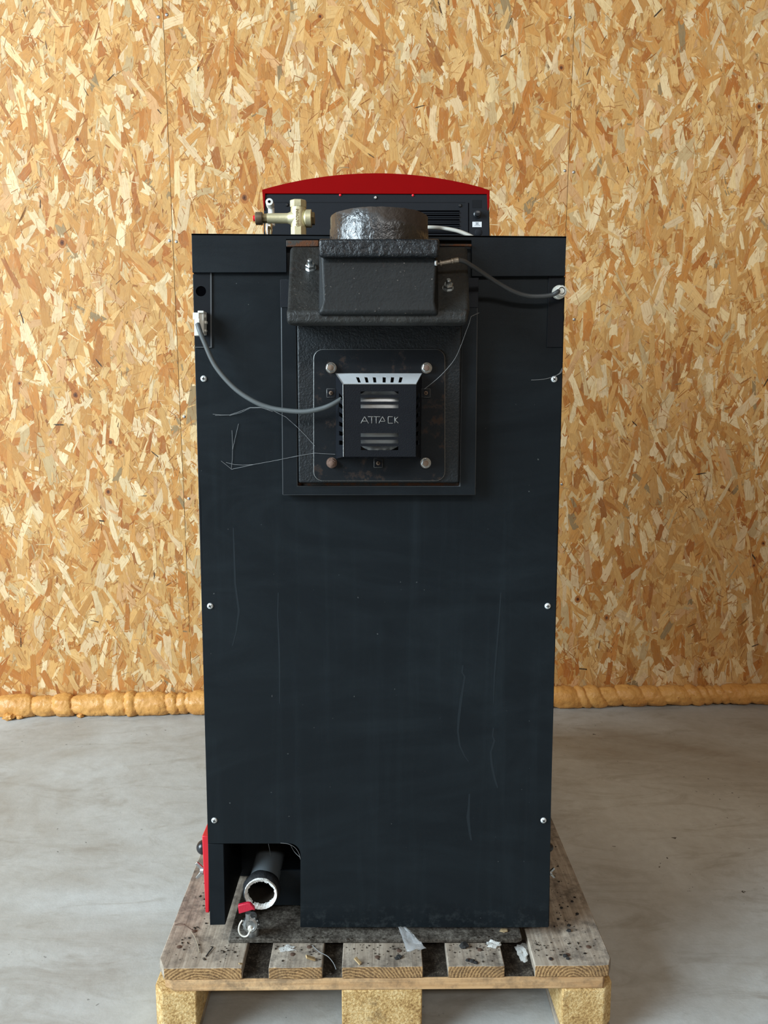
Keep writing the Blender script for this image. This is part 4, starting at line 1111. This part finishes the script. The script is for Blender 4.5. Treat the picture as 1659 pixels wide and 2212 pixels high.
# soot and dirt: crumbs strewn over the boards, and the sooty layer in the gaps between them
def dirt():
    b = BM(); T = lambda x, y, z: PM @ Vector((x, y, z))
    gaps = [(bd[i][1], bd[i+1][0]) for i in range(4)]
    for (a, c) in gaps:
        nx, ny = 14, 18; g = []
        for i in range(nx+1):
            row = []
            for j in range(ny+1):
                x = a+.0005+(c-a-.001)*i/nx; y = .003+.15*j/ny
                e = min(i, nx-i)/nx*2; h_ = .0035*(1-e)+.0022*(mnoise.noise(Vector((x*70, y*70, 1)))+.6)
                if y > .098: h_ = min(h_, .001)
                if j == 0: h_ = 0
                row.append(b.verts.new(T(x, min(y, .099), .122+max(.0002, h_))))
            g.append(row)
        for i in range(nx):
            for j in range(ny):
                if len({tuple(v.co) for v in (g[i][j], g[i+1][j], g[i+1][j+1], g[i][j+1])}) == 4: b.faces.new([g[i][j], g[i+1][j], g[i+1][j+1], g[i][j+1]])
    for k in range(520):
        q = R.random()
        if q < .55: x, y = R.uniform(-.30, .34), abs(R.gauss(.052, .014))
        elif q < .8: x, y = R.uniform(-.39, .39), R.uniform(.006, .07)
        else: x, y = R.choice([R.uniform(.30, .385), R.uniform(-.385, -.33)]), R.uniform(.02, .4)
        z = .144
        if not any(a_+.004 < x < c_-.004 for a_, c_, _ in bd): z = .1245
        if y > .06 and -.275 < x < .24 and z > .13: z = .153
        r_ = R.choice([.0006, .0008, .001, .0013, .0018])
        n0 = len(b.verts)
        res = bmesh.ops.create_icosphere(b, subdivisions=1, radius=r_)
        o3 = T(x, y, z+r_*.5); sx_, sy_ = R.uniform(.7, 1.8), R.uniform(.7, 1.5)
        for v in res['verts']: v.co = Vector((v.co.x*sx_, v.co.y*sy_, v.co.z*.7))*R.uniform(.8, 1.15)+o3
    o = obj('soot_dirt', b, 'dirt', base=True)
    props(o, 'dark sooty dirt strewn over the pallet boards and filling the gaps between them', 'dirt', kind='stuff')
dirt()
# torn clear film under the rear sheet
b = BM()
gx = []
rows, colsn = 9, 7
for i in range(rows):
    t = i/(rows-1); row = []
    for j in range(colsn):
        u = j/(colsn-1)
        px = 862+t*22+(u-.12)*(16+26*t)
        py = 2004+t*54-u*8*t
        Y = 1.372-t*.052
        p = W(px, py, Y)
        p.z = max(p.z, .146)+.006*mnoise.noise(Vector((u*5, t*6, 4)))*(1 if t > .1 else .2)+.002
        p.y += .006*mnoise.noise(Vector((u*6, t*4, 9)))
        p.z = max(p.z, .1455)
        row.append(b.verts.new(p))
    gx.append(row)
for i in range(rows-1):
    for j in range(colsn-1): b.faces.new([gx[i][j], gx[i][j+1], gx[i+1][j+1], gx[i+1][j]])
fo_ = obj('plastic_film', b, 'film', sm=30, base=True)
sd = fo_.modifiers.new('solid', 'SOLIDIFY'); sd.thickness = .0004
props(fo_, 'crumpled scrap of clear plastic film hanging beneath the rear sheet', 'plastic film')
# dry leaf scrap on the skid plate
b = BM(); g = W(1090, 2009, 1.368)
blob(b, G(1088, 2010, .155), .007, 2, .4, 2, (1.2,.8,.25), 3); props(obj('dry_leaf', b, 'leaf', base=True), 'curled dry leaf scrap on the sooty base plate at right', 'leaf')
# cobwebs
def web(lines, lb, Yoff, r=.00028):
    b = BM()
    for ln in lines: tube(b, smooth_path([W(x, y, Y) for x, y, Y in ln], 6), r, 5)
    props(obj('cobweb', b, 'web', base=True), lb, 'cobweb')
def c3(pts, Y0, Y1):
    dense = []
    for i in range(len(pts)-1):
        for k in range(5): dense.append((pts[i][0]+(pts[i+1][0]-pts[i][0])*k/5, pts[i][1]+(pts[i+1][1]-pts[i][1])*k/5))
    dense.append(pts[-1]); out = []
    for i, (x, y) in enumerate(dense):
        px, py = 400+x/3.858, 660+y/3.858; Y = Y0+(Y1-Y0)*i/(len(dense)-1)
        if px > 602: Y = min(Y, 1.3565)
        if px > 640: Y = min(Y, 1.3445)
        if px > 674: Y = min(Y, 1.3405)
        out.append((px, py, Y))
    return out
c4 = lambda pts, Y0, Y1: [(800+x/3.77, 660+y/3.77, Y0+(Y1-Y0)*i/(len(pts)-1)) for i, (x, y) in enumerate(pts)]
web([c3([(250,915),(370,912),(450,885),(540,850),(620,848),(740,880),(840,930),(930,1010),(1000,1080),(1080,1170)], PB-.001, Yd-.002),
     c3([(370,917),(460,893),(545,853),(640,852),(730,884)], PB-.001, PB-.012), c3([(230,905),(300,912),(370,912)], PB-.001, PB-.001)],
    'sagging cobweb thread under the grey cable, left of the fan', 0)
web([c3([(385,1365),(470,1347),(570,1325),(760,1290),(930,1255),(1080,1230),(1250,1240)], PB-.001, Yd-.006), c3([(385,1362),(393,1280),(395,1180),(390,1040)], PB-.001, PB-.002),
     c3([(445,985),(420,1090),(395,1200)], PB-.001, PB-.002), c3([(340,1308),(410,1325),(480,1330),(570,1325)], PB-.001, PB-.004), c3([(300,1295),(345,1330),(385,1362)], PB-.001, PB-.001)],
    'angular cobweb strung from the rear sheet to the lower left fan nut', 0)
web([c4([(820,90),(800,160),(780,210),(740,320),(690,430),(620,520),(540,600),(440,680)], 1.30, Yd-.012), c4([(885,60),(850,75),(820,90)], 1.352, 1.30)],
    'long cobweb thread from the hood corner to the right of the fan guard', 0, .0004)
web([c4([(1310,607),(1380,604),(1450,592),(1500,575),(1540,552),(1562,510)], PB-.001, PB-.001), c4([(1520,568),(1550,550),(1566,520)], PB-.001, PB-.001)],
    'short cobweb beside the upper right screw of the rear sheet', 0, .0004)
web([[(606,1821,PB-.001),(622,1823,PB-.002),(636,1830,PB-.001),(645,1842,PB-.001),(649,1856,PB-.001)], [(628,1826,PB+.004),(636,1840,PB+.012),(648,1852,PB+.001)], [(580,1823,PB+.003),(584,1850,1.45),(576,1866,1.43),(566,1880,1.41)]],
    'wispy cobweb along the rounded corner of the cut-out above the pipe', 0, .0003)
print('verts', sum(len(o.data.vertices) for o in SC.objects if o.type == 'MESH'))
